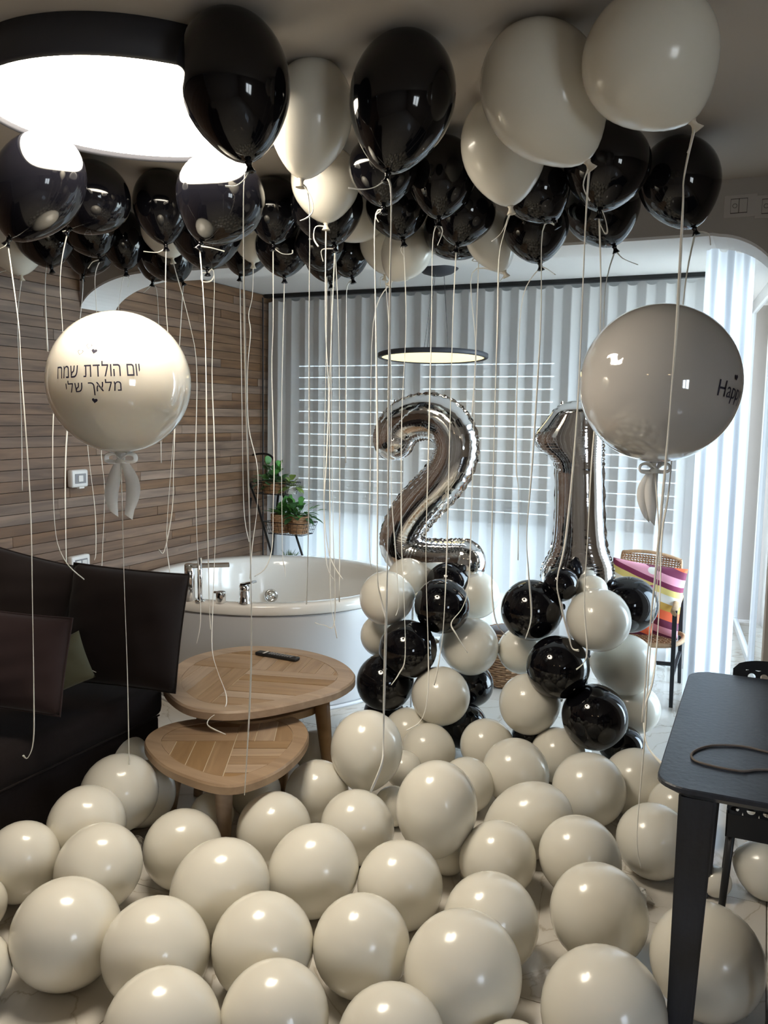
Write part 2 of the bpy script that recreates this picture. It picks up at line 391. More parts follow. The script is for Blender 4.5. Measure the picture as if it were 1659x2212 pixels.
b = B(); box(b, 0.031, 0.037, YH0 + 0.001, YH1 + 0.002, 0, 2.055); structure('trim_2', b, 'white_plaster')
# bay: back wall with window opening
W0, W1, WT = -3.42, -0.47, 2.115
b = B()
box(b, XL, W0, YB, YB + 0.15, 0, ZB); box(b, W1, -0.34, YB, YB + 0.15, 0, ZB); box(b, W0, W1, YB, YB + 0.15, WT, ZB)
structure('wall_back', b, 'back_wall')
b = B(); box(b, -0.44, -0.34, YB + 0.15, 7.45, 0, ZB); structure('wall_recess', b, 'wall_paint')
mat('outside_render', (0.13, 0.145, 0.155), 0.9, noise=(2, 0.1))
b = B(); box(b, -0.1, 2.2, 8.3, 8.4, -0.2, 3.4); structure('wall_exterior', b, 'outside_render')
b = B(); box(b, -0.44, -0.1, 7.4, 7.5, 0, ZB); structure('wall_recess_end', b, 'wall_paint')
# window_1: frames, three shutters of single slats
win = empty('window_1', (-1.95, YB + 0.02, 0)); win['kind'] = 'structure'
bays = [(-3.42, -2.42), (-2.36, -1.32), (-1.20, -0.47)]
b = B()
for x0, x1 in ((-3.42, -3.37), (-2.45, -2.33), (-1.35, -1.17), (-0.52, -0.44)): box(b, x0, x1, YB + 0.02, YB + 0.09, 0, WT, 0.004)
box(b, W0, W1, YB + 0.02, YB + 0.09, WT - 0.05, WT); box(b, W0, W1, YB + 0.02, YB + 0.09, 0, 0.06)
add('window_frame', b, 'window_frame', win)
PZ = 0.0875
for x0, x1 in bays:
    for k in range(14):
        zt = WT - 0.055 - k * PZ; zb = zt - PZ + 0.0085
        if k == 0: zt = WT - 0.03
        b = B(); box(b, x0 + 0.02, x1 - 0.02, YB + 0.098, YB + 0.108, zb, zt); add('shutter_slat', b, 'shutter_slat', win)
    b = B(); box(b, x0 + 0.02, x1 - 0.02, YB + 0.075, YB + 0.08, 0.06, WT - 0.06); add('pane', b, 'glass', win)
# window_2: slanting glazed door at the right of the bay
win2 = empty('window_2', (0.0, 5.9, 0)); win2['kind'] = 'structure'
A2, B2 = Vector((-0.125, 7.3, 0)), Vector((0.225, 4.04, 0)); d2 = (B2 - A2).normalized(); n2 = Vector((d2.y, -d2.x, 0))
def along(s0, s1, o0, o1, z0, z1, nm, m):
    b = B(); mt = Matrix(((d2.x, -n2.x, 0, A2.x), (d2.y, -n2.y, 0, A2.y), (0, 0, 1, 0), (0, 0, 0, 1)))
    box(b, s0, s1, o0, o1, z0, z1, 0.003, mtx=mt); return add(nm, b, m, win2)
along(0, 3.27, -0.05, -0.012, 0, 0.05, 'track', 'window_frame'); along(0, 3.27, 0.012, 0.05, 0, 0.05, 'track', 'window_frame')
along(0, 3.27, -0.012, 0.012, 0, 0.012, 'track_gap', 'black_rubber')
along(0, 0.09, -0.05, -0.01, 0.05, 2.45, 'window_frame', 'window_frame'); along(0.0, 0.1, 0.012, 0.05, 0.05, 2.45, 'window_frame', 'window_frame')
along(1.3, 1.38, -0.05, -0.01, 0.05, 2.45, 'window_frame', 'window_frame'); along(3.2, 3.27, -0.05, 0.05, 0.05, 2.45, 'window_frame', 'window_frame')
along(0, 3.27, -0.05, 0.05, 2.42, 2.505, 'window_frame', 'window_frame')
along(0.09, 3.2, -0.033, -0.028, 0.05, 2.42, 'pane', 'glass')
# terrace outside
b = B(); box(b, -8, 3, YB + 0.2 + 1.6, 14, -0.2, -0.02); box(b, -8, -0.45, YB + 0.16, 7.4, -0.2, -0.02); box(b, 0.35, 3, 4.1, 7.6, -0.2, -0.02); structure('floor_terrace', b, 'terrace')
# curtain rail
b = B(); box(b, XL + 0.01, -0.36, 5.665, 5.715, ZB - 0.028, ZB - 0.001); tag(add('curtain_rail', b, 'black_metal'), 'long black curtain rail fixed under the white ceiling of the bay', 'rail')
b = B(); tube(b, [Vector((XL + 0.02, 5.63, 0.01)), Vector((XL + 0.02, 5.63, ZB - 0.03))], 0.006); tag(add('corner_strip', b, 'black_metal'), 'thin black strip in the corner between plank wall and sheer curtain', 'strip')
# sheer curtains
def curtain(x0, x1, y0, y1, z0, z1, n, amp, seed, nz=14):
    b = B(); rn = random.Random(seed); ns = n * 14
    ph = [rn.uniform(-0.5, 0.5) for _ in range(n + 2)]; am = [rn.uniform(0.7, 1.25) for _ in range(n + 2)]
    grid = []
    for i in range(ns + 1):
        s = i / ns; k = s * n; k0 = int(k); f = k - k0
        pj = ph[k0] * (1 - f) + ph[min(k0 + 1, n + 1)] * f; aj = am[k0] * (1 - f) + am[min(k0 + 1, n + 1)] * f
        colv = []
        for j in range(nz + 1):
            zz = j / nz
            a = amp * aj * (1.0 - 0.35 * zz) ; q = 2 * PI * k + pj * (1 - zz)
            wob = 0.010 * math.sin(7 * s + 3 * zz + seed)
            x = x0 + (x1 - x0) * s + 0.3 * amp * math.sin(2 * q) ; y = y0 + (y1 - y0) * s + a * math.sin(q) + wob
            dip = 0.012 * (1 + math.cos(q)) * (j == nz)
            colv.append(b.verts.new((x, y, z0 + (z1 - z0) * zz - dip)))
        grid.append(colv)
    for i in range(ns):
        for j in range(nz): b.faces.new((grid[i][j], grid[i + 1][j], grid[i + 1][j + 1], grid[i][j + 1]))
    return b
o = add('sheer_curtain', curtain(XL + 0.03, -0.37, 5.69, 5.69, 0.012, ZB - 0.035, 27, 0.017, 4), 'sheer', smooth=True)
tag(o, 'long white sheer curtain in even folds across the shuttered back window', 'curtain')
o = add('sheer_curtain', curtain(-0.345, -0.115, 4.83, 5.05, 0.008, ZB - 0.002, 3, 0.012, 9), 'sheer_panel', smooth=True)
tag(o, 'narrow bluish white sheer curtain gathered at the right of the bay', 'curtain')
# wall plates
def plate(P, w_, h_, label, double=False):
    t = empty('wall_socket' if double else 'wall_switch', P, label, 'socket' if double else 'switch')
    b = B(); box(b, P.x, P.x + 0.04, P.y - w_ / 2, P.y + w_ / 2, P.z - h_ / 2, P.z + h_ / 2, 0.012); add('housing', b, 'white_plastic', t, True)
    b = B(); box(b, P.x + 0.0405, P.x + 0.043, P.y - w_ * 0.33, P.y + w_ * 0.33, P.z - h_ * 0.27, P.z + h_ * 0.27, 0.002); add('window', b, 'grey_window', t)
    b = B()
    for k in ((-1, 1) if double else (0,)):
        box(b, P.x + 0.0425, P.x + 0.046, P.y + k * w_ * 0.16 - 0.018, P.y + k * w_ * 0.16 + 0.018, P.z - 0.018, P.z + 0.018, 0.003)
    add('insert', b, 'white_plastic', t)
    b = B(); box(b, P.x + 0.03, P.x + 0.05, P.y - 0.02, P.y + 0.02, P.z - h_ / 2 - 0.006, P.z - h_ / 2 + 0.004, 0.002); add('latch', b, 'white_plastic', t)
plate(at(162, 1033, X=XL), 0.125, 0.10, 'white square switch box on the plank wall above the sofa')
plate(at(164, 1216, X=XL), 0.145, 0.095, 'white socket box low on the plank wall behind the big sofa pillow', True)
for (px, lab) in ((1600, 'flush control plate with two rockers high on the header wall'), (1668, 'second flush plate at the picture edge high on the header wall')):
    P = at(px, 445, Y=YH0); t = empty('wall_plate', P, lab, 'switch plate')
    b = B(); box(b, P.x - 0.062, P.x + 0.062, P.y - 0.006, P.y, P.z - 0.044, P.z + 0.044, 0.003); add('plate', b, 'painted_over_plate', t)
    for k in (-1, 1):
        b = B(); box(b, P.x - 0.006 + k * 0.0155 - 0.0145, P.x - 0.006 + k * 0.0155 + 0.0145, P.y - 0.010, P.y - 0.006, P.z - 0.026, P.z + 0.026, 0.002); rk = add('rocker', b, 'painted_over_plate', t)
    b = B(); q = [Vector((P.x - 0.021 + 0.008 * math.cos(a), P.y - 0.0105, P.z + 0.008 * math.sin(a))) for a in [k * PI / 8 for k in range(16)]]; tube(b, q, 0.0009, 5, True); add('ring_mark', b, 'dark_line', t)
    b = B()
    box(b, P.x - 0.037, P.x + 0.025, P.y - 0.0065, P.y - 0.0058, P.z - 0.0285, P.z + 0.0285); add('rocker_frame', b, 'dark_line', t)

# ================================================================ LAMPS
LC = Vector((-1.735, 2.085, 0))
t = empty('ceiling_lamp', (LC.x, LC.y, ZC), 'very large round flush ceiling lamp glowing white with a dark drum rim', 'lamp')
b = B(); lathe(b, [(0.0, ZC - 0.001), (0.445, ZC - 0.001), (0.45, 2.462), (0.44, 2.455), (0.435, 2.462), (0.43, 2.475)], 72, (LC.x, LC.y, 0)); add('drum', b, 'lamp_black', t, True)
b = B(); lathe(b, [(0.0, 2.468), (0.25, 2.468), (0.432, 2.472)], 72, (LC.x, LC.y, 0)); add('diffuser', b, 'lamp_diffuser', t, True)
P = at(935, 768, Y=5.03); R = 0.342
t = empty('pendant_lamp', P, 'thin round black pendant disc glowing yellow in front of the shutters', 'lamp')
mt = Matrix.Translation(P) @ Matrix.Rotation(math.radians(-2.3), 4, Vector((math.cos(_y), math.sin(_y), 0)))
b = B(); lathe(b, [(0, 0.012), (R - 0.01, 0.012), (R, 0.008), (R, -0.014), (R - 0.006, -0.018), (R - 0.022, -0.018), (R - 0.024, -0.008)], 64); bmesh.ops.transform(b, matrix=mt, verts=b.verts); add('rim', b, 'lamp_black', t, True)
b = B(); lathe(b, [(0, -0.012), (R - 0.022, -0.012)], 64); bmesh.ops.transform(b, matrix=mt, verts=b.verts); add('diffuser', b, 'pendant_diffuser', t)
CN = Vector((P.x + 0.02, P.y, ZB))
b = B(); lathe(b, [(0, -0.045), (0.04, -0.045), (0.09, -0.03), (0.125, -0.005), (0.128, 0)], 32, CN); add('canopy', b, 'lamp_black', t, True)
for k in range(3):
    a = k * 2 * PI / 3 + 0.5; b = B(); tube(b, [CN + Vector((0.04 * math.cos(a), 0.04 * math.sin(a), -0.04)), P + Vector((0.28 * math.cos(a) * 0.35, 0.28 * math.sin(a) * 0.35, 0.012))], 0.0016, 5); add('cable', b, 'black_metal', t)
# two more lamps of the room, behind the camera
for (x, y, r, z, lab) in ((0.75, -0.3, 0.10, 2.30, 'small warm round pendant behind the viewpoint, nearer the black table'), (-0.9, -0.7, 0.10, 2.35, 'small warm round pendant behind the viewpoint, nearer the sofa')):
    t = empty('small_pendant', (x, y, z), lab, 'lamp', 'small pendants behind the viewpoint')
    b = B(); lathe(b, [(0, 0.03), (r * 0.4, 0.03), (r, 0), (r * 0.95, 0)], 24, (x, y, z)); add('shade', b, 'lamp_black', t, True)
    b = B(); lathe(b, [(0, 0.002), (r * 0.93, 0.002)], 24, (x, y, z)); add('diffuser', b, 'spot_glow', t)
    b = B(); tube(b, [Vector((x, y, z + 0.03)), Vector((x, y, ZC))], 0.002, 5); add('cable', b, 'black_metal', t)

# ================================================================ TUB
TC = Vector((-2.728, 4.47, 0)); TH = 0.605
t = empty('round_bathtub', TC, 'large round white freestanding whirlpool bathtub in front of the sheer curtain', 'bathtub')
b = B(); lathe(b, [(0.0, 0.0), (0.772, 0.0), (0.775, 0.03), (0.785, 0.28), (0.803, 0.53), (0.800, 0.545)], 96, TC); add('skirt', b, 'tub_panel', t, True)
b = B(); lathe(b, [(0.79, 0.545), (0.812, 0.548), (0.816, 0.555), (0.818, 0.592), (0.811, 0.603), (0.795, 0.608), (0.735, 0.606), (0.716, 0.598), (0.704, 0.575), (0.685, 0.50), (0.66, 0.33), (0.63, 0.20), (0.56, 0.125), (0.45, 0.105), (0.0, 0.10)], 96, TC)
add('basin', b, 'acrylic_white', t, True)
b = B(); lathe(b, [(0.776, 0.0), (0.790, 0.0), (0.790, 0.018), (0.777, 0.018)], 96, TC); add('plinth_strip', b, 'window_frame', t, True)
b = B(); lathe(b, [(0.79, 0.5445), (0.8065, 0.5445), (0.8065, 0.549), (0.79, 0.549)], 96, TC); add('seam', b, 'dark_line', t, True)
# whirlpool jet on the far inner wall
jv = at(585, 1290, Y=5.02); jd = Vector((jv.x - TC.x, jv.y - TC.y, 0)).normalized(); jp = TC + jd * 0.645 + Vector((0, 0, 0.345))
q = (-jd + Vector((0, 0, 0.18))).normalized().to_track_quat('Z', 'Y').to_matrix().to_4x4(); q.translation = jp
jt = B(); lathe(jt, [(0.046, -0.01), (0.048, 0.006), (0.038, 0.010), (0.028, 0.004), (0.022, 0.004), (0.020, 0.012), (0.010, 0.016), (0.0, 0.010)], 24); bmesh.ops.transform(jt, matrix=q, verts=jt.verts)
add('whirlpool_jet', jt, 'chrome', t, True)
def rimpt(px): return at(px, 1297, z=0.606)
# spout, hand shower, diverter, mixer: fittings standing on the rim
P = at(405, 1297, z=0.606); P.y += 0.02
f = empty('tub_spout', P, 'tall chrome tub spout with long flat arm on the bathtub rim', 'faucet')
b = B(); tube(b, [P, P + Vector((0, 0, 0.19)), P + Vector((0, 0, 0.195))], [0.029, 0.027, 0.022], 20); add('column', b, 'chrome', f, True)
dirn = Vector((0.80, 0.62, 0)).normalized(); b = B(); mt = Matrix(((dirn.x, -dirn.y, 0, P.x), (dirn.y, dirn.x, 0, P.y), (0, 0, 1, P.z + 0.185), (0, 0, 0, 1)))
box(b, -0.02, 0.21, -0.024, 0.024, -0.011, 0.009, 0.004, mt); add('arm', b, 'chrome', f)
P = at(432, 1299, z=0.606)
f = empty('hand_shower', P, 'slim upright chrome hand shower standing on the bathtub rim', 'shower')
b = B(); lathe(b, [(0, 0), (0.028, 0), (0.028, 0.008), (0.014, 0.012)], 20, P); add('base', b, 'chrome', f, True)
b = B(); tube(b, [P + Vector((0, 0, 0.008)), P + Vector((0, 0, 0.235))], 0.0125, 16); add('handle', b, 'chrome', f, True)
P = at(477, 1302, z=0.606)
f = empty('diverter_knob', P, 'short chrome diverter knob on the bathtub rim beside the hand shower', 'faucet')
b = B(); lathe(b, [(0, 0), (0.028, 0), (0.026, 0.055), (0.024, 0.06), (0, 0.06)], 20, P); add('knob', b, 'chrome', f, True)
b = B(); box(b, P.x - 0.045, P.x, P.y - 0.008, P.y + 0.008, P.z + 0.048, P.z + 0.058, 0.002); add('lever', b, 'chrome', f)
P = at(528, 1304, z=0.606)
f = empty('mixer_tap', P, 'chrome mixer tap with slanted lever at the front of the bathtub rim', 'faucet')
b = B(); lathe(b, [(0, 0), (0.033, 0), (0.031, 0.006), (0.026, 0.02), (0.026, 0.065), (0.024, 0.067), (0.024, 0.07), (0.027, 0.072), (0.027, 0.098), (0, 0.10)], 24, P); add('body', b, 'chrome', f, True)
b = B(); mt = Matrix.Translation(P + Vector((0.008, 0.008, 0.108))) @ Matrix.Rotation(-0.25, 4, 'Y'); box(b, -0.028, 0.05, -0.024, 0.024, -0.007, 0.007, 0.004, mt); add('lever', b, 'chrome', f)

# ================================================================ SOFA AND PILLOWS
def pillow(name, P, w_, h_, th, m, rot, label, cat='pillow', piping=True, pinch=0.05):
    """P centre; local x width, local z height, local y thickness"""
    n = 22; b = B(); mt = Matrix.Translation(P) @ rot.to_matrix().to_4x4()
    def pt(u, v, s):
        x = u * w_ / 2 * (1 - pinch * (1 - u * u) * 0 - pinch * (1 - abs(v) ** 2) * (abs(u) ** 3) * 0.9); z = v * h_ / 2 * (1 - pinch * (1 - abs(u) ** 2) * (abs(v) ** 3) * 0.9)
        k = max(0, (1 - abs(u) ** 2.6)) ** 0.55 * max(0, (1 - abs(v) ** 2.6)) ** 0.55
        wr = 1 + 0.05 * math.sin(9 * u + 5 * v) * (abs(u) > 0.3) + 0.04 * math.sin(13 * v - 4 * u)
        return Vector((x, s * th / 2 * k * wr, z))
    G = {}
    for s in (1, -1):
        for i in range(n + 1):
            for j in range(n + 1):
                if s == -1 and (i in (0, n) or j in (0, n)): G[s, i, j] = G[1, i, j]; continue
                G[s, i, j] = b.verts.new(mt @ pt(-1 + 2 * i / n, -1 + 2 * j / n, s))
    for s in (1, -1):
        for i in range(n):
            for j in range(n): b.faces.new((G[s, i, j], G[s, i + 1, j], G[s, i + 1, j + 1], G[s, i, j + 1]))
    edge = [mt @ pt(-1 + 2 * k / 12, -1, 1) for k in range(12)] + [mt @ pt(1, -1 + 2 * k / 12, 1) for k in range(12)] + [mt @ pt(1 - 2 * k / 12, 1, 1) for k in range(12)] + [mt @ pt(-1, 1 - 2 * k / 12, 1) for k in range(12)]
    t = empty(name, P, label, cat)
    add('cover', b, m, t, True)
    if piping:
        b = B(); tube(b, edge, 0.004, 6, True); add('piping', b, m, t, True)
    return t
SX, SY0, SY1 = -2.30, -0.6, 2.885                     # seat front line, ends of the sofa
def rbox(x0, x1, y0, y1, z0, z1, r=0.04, mtx=None):
    b = B(); bmesh.ops.create_cube(b, size=1, matrix=Matrix.LocRotScale(((x0 + x1) / 2, (y0 + y1) / 2, (z0 + z1) / 2), None, (x1 - x0, y1 - y0, z1 - z0)))
    bmesh.ops.bevel(b, geom=b.edges[:], offset=r, segments=4, affect='EDGES', profile=0.5)
    if mtx is not None: bmesh.ops.transform(b, matrix=mtx, verts=b.verts)
    return b
t = empty('sofa', (-2.7, 1.2, 0), 'long dark brown fabric sofa against the plank wall', 'sofa')
add('base', rbox(-3.12, SX - 0.03, SY0, SY1 - 0.01, 0.10, 0.30, 0.02), 'sofa_fabric', t, True)
add('seat_cushion', rbox(-2.98, SX - 0.005, SY0, 1.0, 0.298, 0.45, 0.045), 'sofa_fabric', t, True)
add('seat_cushion', rbox(-2.98, SX - 0.005, 1.01, SY1, 0.298, 0.45, 0.045), 'sofa_fabric', t, True)
add('backrest', rbox(-3.14, -2.93, SY0, SY1 - 0.02, 0.30, 0.80, 0.06), 'sofa_fabric', t, True)
for (x, y) in ((-2.40, 2.80), (-3.04, 2.80), (-2.40, 1.0), (-2.40, -0.5), (-3.04, -0.5)):
    b = B(); tube(b, [Vector((x, y, 0.12)), Vector((x + 0.03, y + 0.02, 0.0))], [0.05, 0.022], 4); add('leg', b, 'black_wood', t)
b = B(); tube(b, [Vector((SX - 0.002, y, 0.315)) for y in (SY0 + 0.05, 0.5, 1.3, 2.2, SY1 - 0.05)], 0.004, 6); add('piping', b, 'sofa_fabric', t)
def rz(a, tilt=0.0, roll=0.0): return Matrix.Rotation(a, 3, 'Z').to_4x4().to_3x3().to_quaternion() @ Quaternion((1, 0, 0), tilt) @ Quaternion((0, 1, 0), roll)
c = at(268, 1355, Y=2.66); pillow('pillow', c, 0.485, 0.475, 0.24, 'velvet_dark', rz(0.34, -0.20, 0.07), 'big near-black velvet pillow leaning at the end of the sofa beside the bathtub', pinch=0.03)
c = at(35, 1300, Y=2.50); pillow('pillow', c, 0.44, 0.40, 0.16, 'velvet_dark', rz(0.70, -0.25, 0.30), 'near-black pillow at the sofa back behind the plum pillow')
c = at(32, 1428, Y=2.16); pillow('pillow', c, 0.40, 0.34, 0.14, 'velvet_plum', rz(0.24, -0.22, 0.04), 'plum brown velvet pillow at the left picture edge on the sofa seat', pinch=0.03)
c = at(125, 1440, Y=2.36); pillow('pillow', c, 0.24, 0.19, 0.10, 'velvet_green', rz(0.35, -0.3, -0.45), 'small olive green pillow tucked behind the plum pillow', piping=False)

# ================================================================ COFFEE TABLES
def clip(poly, a, n_, off):
    """keep the part of poly where (p-a).n >= off"""
    out = []; N = len(poly)
    for i in range(N):
        p, q = poly[i], poly[(i + 1) % N]; dp = (p - a).dot(n_) - off; dq = (q - a).dot(n_) - off
        if dp >= 0: out.append(p)
        if (dp >= 0) != (dq >= 0): out.append(p + (q - p) * (dp / (dp - dq)))
    return out
def coffee_table(outline, O, u, z, th, legs, name, label, pitch=0.085, inset=0.82, extra=None):
    pts = catmull([Vector((p[0], p[1])) for p in outline], 8, True)
    c = sum(pts, Vector((0, 0))) / len(pts)
    t = empty(name, (c.x, c.y, 0), label, 'table')
    inner = [c + (p - c) * inset for p in pts]
    b = B(); n = len(pts)
    def ring(ps, zz): return [b.verts.new((p.x, p.y, zz)) for p in ps]
    sh = lambda ps, k: [c + (p - c) * k for p in ps]
    R_ = [ring(inner, z - th + 0.004), ring(inner, z), ring(sh(pts, 0.985), z), ring(pts, z - 0.008), ring(pts, z - th + 0.006), ring(sh(pts, 0.97), z - th)]
    for A, C in zip(R_, R_[1:] + R_[:1]):
        for i in range(n): b.faces.new((A[i], A[(i + 1) % n], C[(i + 1) % n], C[i]))
    add('rim', b, 'table_rim_wood', t)
    b = B(); prism(b, [(p.x, p.y) for p in sh(pts, inset * 0.999)], z - th + 0.004, z - 0.0035); add('inlay_bed', b, 'table_groove', t)
    v = Vector((-u.y, u.x)); g = 0.0021
    inn = sh(pts, inset * 0.994)
    for su in (1, -1):
        for sv in (1, -1):
            q = clip(clip(inn, O, u * su, g), O, v * sv, g)
            if len(q) < 3: continue
            dirn_, sgn = (u, su) if su * sv > 0 else (v, sv)
            k = 0
            while True:
                pc = clip(clip(q, O, dirn_ * sgn, k * pitch + g), O, dirn_ * (-sgn), -(k + 1) * pitch + g)
                if len(pc) >= 3:
                    xs_ = [p.x for p in pc]; ys_ = [p.y for p in pc]
                    if max(xs_) - min(xs_) > 0.004:
                        cc = sum(pc, Vector((0, 0))) / len(pc); b = B()
                        ld = v if su * sv > 0 else u                     # board runs along ld
                        ang = math.atan2(ld.y, ld.x)
                        rot = Matrix.Rotation(-ang, 2)
                        prism(b, [tuple(rot @ (p - cc)) for p in pc], z - th + 0.006, z - 0.0004 - 0.0006 * ((k * 7) % 3))
                        o = add('board', b, 'table_wood', t, world=False); o.location = (cc.x - c.x, cc.y - c.y, 0); o.rotation_euler = (0, 0, ang)
                k += 1
                if k > 14: break
    for (x, y, x2, y2) in legs:
        b = B(); tube(b, [Vector((x, y, z - th)), Vector((x + (x2 - x) * 0.4, y + (y2 - y) * 0.4, (z - th) * 0.6)), Vector((x2, y2, 0))], [0.036, 0.031, 0.019], 12); add('leg', b, 'table_rim_wood', t, True)
    return t, c, pts
big = [at(x, y, z=0.43) for x, y in ((352, 1480), (376, 1440), (430, 1412), (530, 1395), (640, 1401), (728, 1424), (768, 1458), (735, 1490), (660, 1512), (560, 1532), (470, 1537), (395, 1522))]
O = at(540, 1445, z=0.43).xy; u = (at(730, 1459, z=0.43).xy - at(406, 1436, z=0.43).xy).normalized()
t, c, pts = coffee_table(big, O, u, 0.43, 0.042, [(*at(694, 1507, z=0.388).xy, *(at(694, 1507, z=0.388).xy + Vector((0.035, 0.015)))), (-2.08, 2.86, -2.10, 2.83), (-2.22, 3.50, -2.25, 3.54)], 'coffee_table', 'larger rounded oak coffee table beside the sofa with a remote on it', 0.078)
lo = [c + (p - c) * 0.62 for p in pts[::3]]
b = B(); prism(b, [(p.x + 0.05, p.y - 0.03) for p in lo], 0.315, 0.345); add('lower_shelf', b, 'table_rim_wood', t)
small = [at(x, y, z=0.335) for x, y in ((312, 1606), (330, 1578), (385, 1558), (480, 1546), (570, 1541), (640, 1550), (667, 1582), (650, 1622), (600, 1664), (530, 1692), (470, 1695), (400, 1675), (345, 1647))]
O = at(508, 1600, z=0.335).xy; u = (at(625, 1600, z=0.335).xy - at(355, 1600, z=0.335).xy).normalized()
coffee_table(small, O, u, 0.335, 0.04, [(-1.725, 2.475, -1.735, 2.50), (-2.05, 2.63, -2.085, 2.63), (-1.72, 2.86, -1.74, 2.92)], 'coffee_table', 'smaller lower oak coffee table nesting under the larger one among the balloons', 0.075, 0.80)
# remote
a, c2_ = at(556, 1413, z=0.43), at(643, 1428, z=0.43); d = (c2_ - a); L = d.length; ang = math.atan2(d.y, d.x); m0 = (a + c2_) / 2
t = empty('remote_control', (m0.x, m0.y, 0.4305), 'long slim black remote control lying on the larger coffee table', 'remote', rz=ang)
b = B(); box(b, -L / 2, L / 2, -0.022, 0.022, 0.0, 0.016, 0.006); add('body', b, 'black_rubber', t, True, world=False)
for i in range(9):
    for j in range(3):
        b = B(); box(b, -L / 2 + 0.075 + i * 0.015, -L / 2 + 0.084 + i * 0.015, -0.015 + j * 0.011, -0.008 + j * 0.011, 0.0155, 0.018); add('button', b, 'grey_window', t, world=False)
b = B(); box(b, -L / 2 + 0.045, -L / 2 + 0.055, -0.021, 0.021, 0.0158, 0.0166); add('stripe', b, 'white_plastic', t, world=False)

# ================================================================ BLACK TABLE, CHAIRS
t = empty('black_table', (0.4, 2.52, 0), 'black stained wooden dining table with rounded corners at the right edge', 'table')
poly = []
X0, X1, Y0, Y1, RR = -0.195, 1.25, 2.025, 3.045, 0.075
for cx_, cy_, a0 in ((X1 - RR, Y1 - RR, 0), (X0 + RR, Y1 - RR, 90), (X0 + RR, Y0 + RR, 180), (X1 - RR, Y0 + RR, 270)):
    for k in range(9):
        a = math.radians(a0 + k * 90 / 8); poly.append(Vector((cx_ + RR * math.cos(a), cy_ + RR * math.sin(a))))
cc = Vector((0.5, 2.52)); b = B(); n = len(poly)
def inset(p, dd): return (p.x + (dd if p.x < cc.x else -dd) * 1.0, p.y + (dd if p.y < cc.y else -dd) * 1.0)
lv = [(0.02, 0.722), (0.0, 0.738), (0.0, 0.747), (0.003, 0.75)]
rings = [[b.verts.new((*inset(p, dd), zz)) for p in poly] for dd, zz in lv]
for A, C in zip(rings, rings[1:]):
    for i in range(n): b.faces.new((A[i], A[(i + 1) % n], C[(i + 1) % n], C[i]))
b.faces.new(rings[0][::-1]); b.faces.new(rings[-1]); add('tabletop', b, 'black_wood', t)
for (x, y) in ((-0.10, 2.09), (-0.10, 2.95), (1.15, 2.09), (1.15, 2.95)):
    b = B(); mt = Matrix.Identity(4)
    v8 = []
    for zz, s in ((0, 0.028), (0.722, 0.042)):
        for sx, sy in ((-1, -1), (1, -1), (1, 1), (-1, 1)): v8.append(b.verts.new((x + sx * s + (0.716 - zz) * -0.02, y + sy * s * 0.8, zz)))
    for k in range(4): b.faces.new((v8[k], v8[(k + 1) % 4], v8[4 + (k + 1) % 4], v8[4 + k]))
    b.faces.new(v8[:4][::-1]); b.faces.new(v8[4:]); bmesh.ops.bevel(b, geom=b.edges[:], offset=0.006, segments=2, affect='EDGES'); add('leg', b, 'black_wood', t)
for (x0, x1, y0, y1) in ((-0.06, 1.11, 2.935, 2.955), (-0.11, -0.09, 2.12, 2.92)):
    b = B(); box(b, x0, x1, y0, y1, 0.69, 0.722); add('apron', b, 'black_wood', t)
b = B(); pts = catmull([at(x, y, z=0.7535) for x, y in ((1720, 1640), (1659, 1625), (1600, 1612), (1535, 1611), (1497, 1625), (1500, 1642), (1540, 1655), (1600, 1666), (1640, 1663), (1720, 1664))], 8)
tube(b, pts, 0.0033, 8); tag(add('cable', b, 'cord_grey', smooth=True), 'thin grey brown cable lying in a loop on the black table', 'cable')
def holes_plate(b, w_, h_, hs, y, thick=0.004, r=0.014, top_round=0.05):
    """vertical plate (x width, z height) with round holes at hs [(x,z)], built from a grid of cells"""
    pass
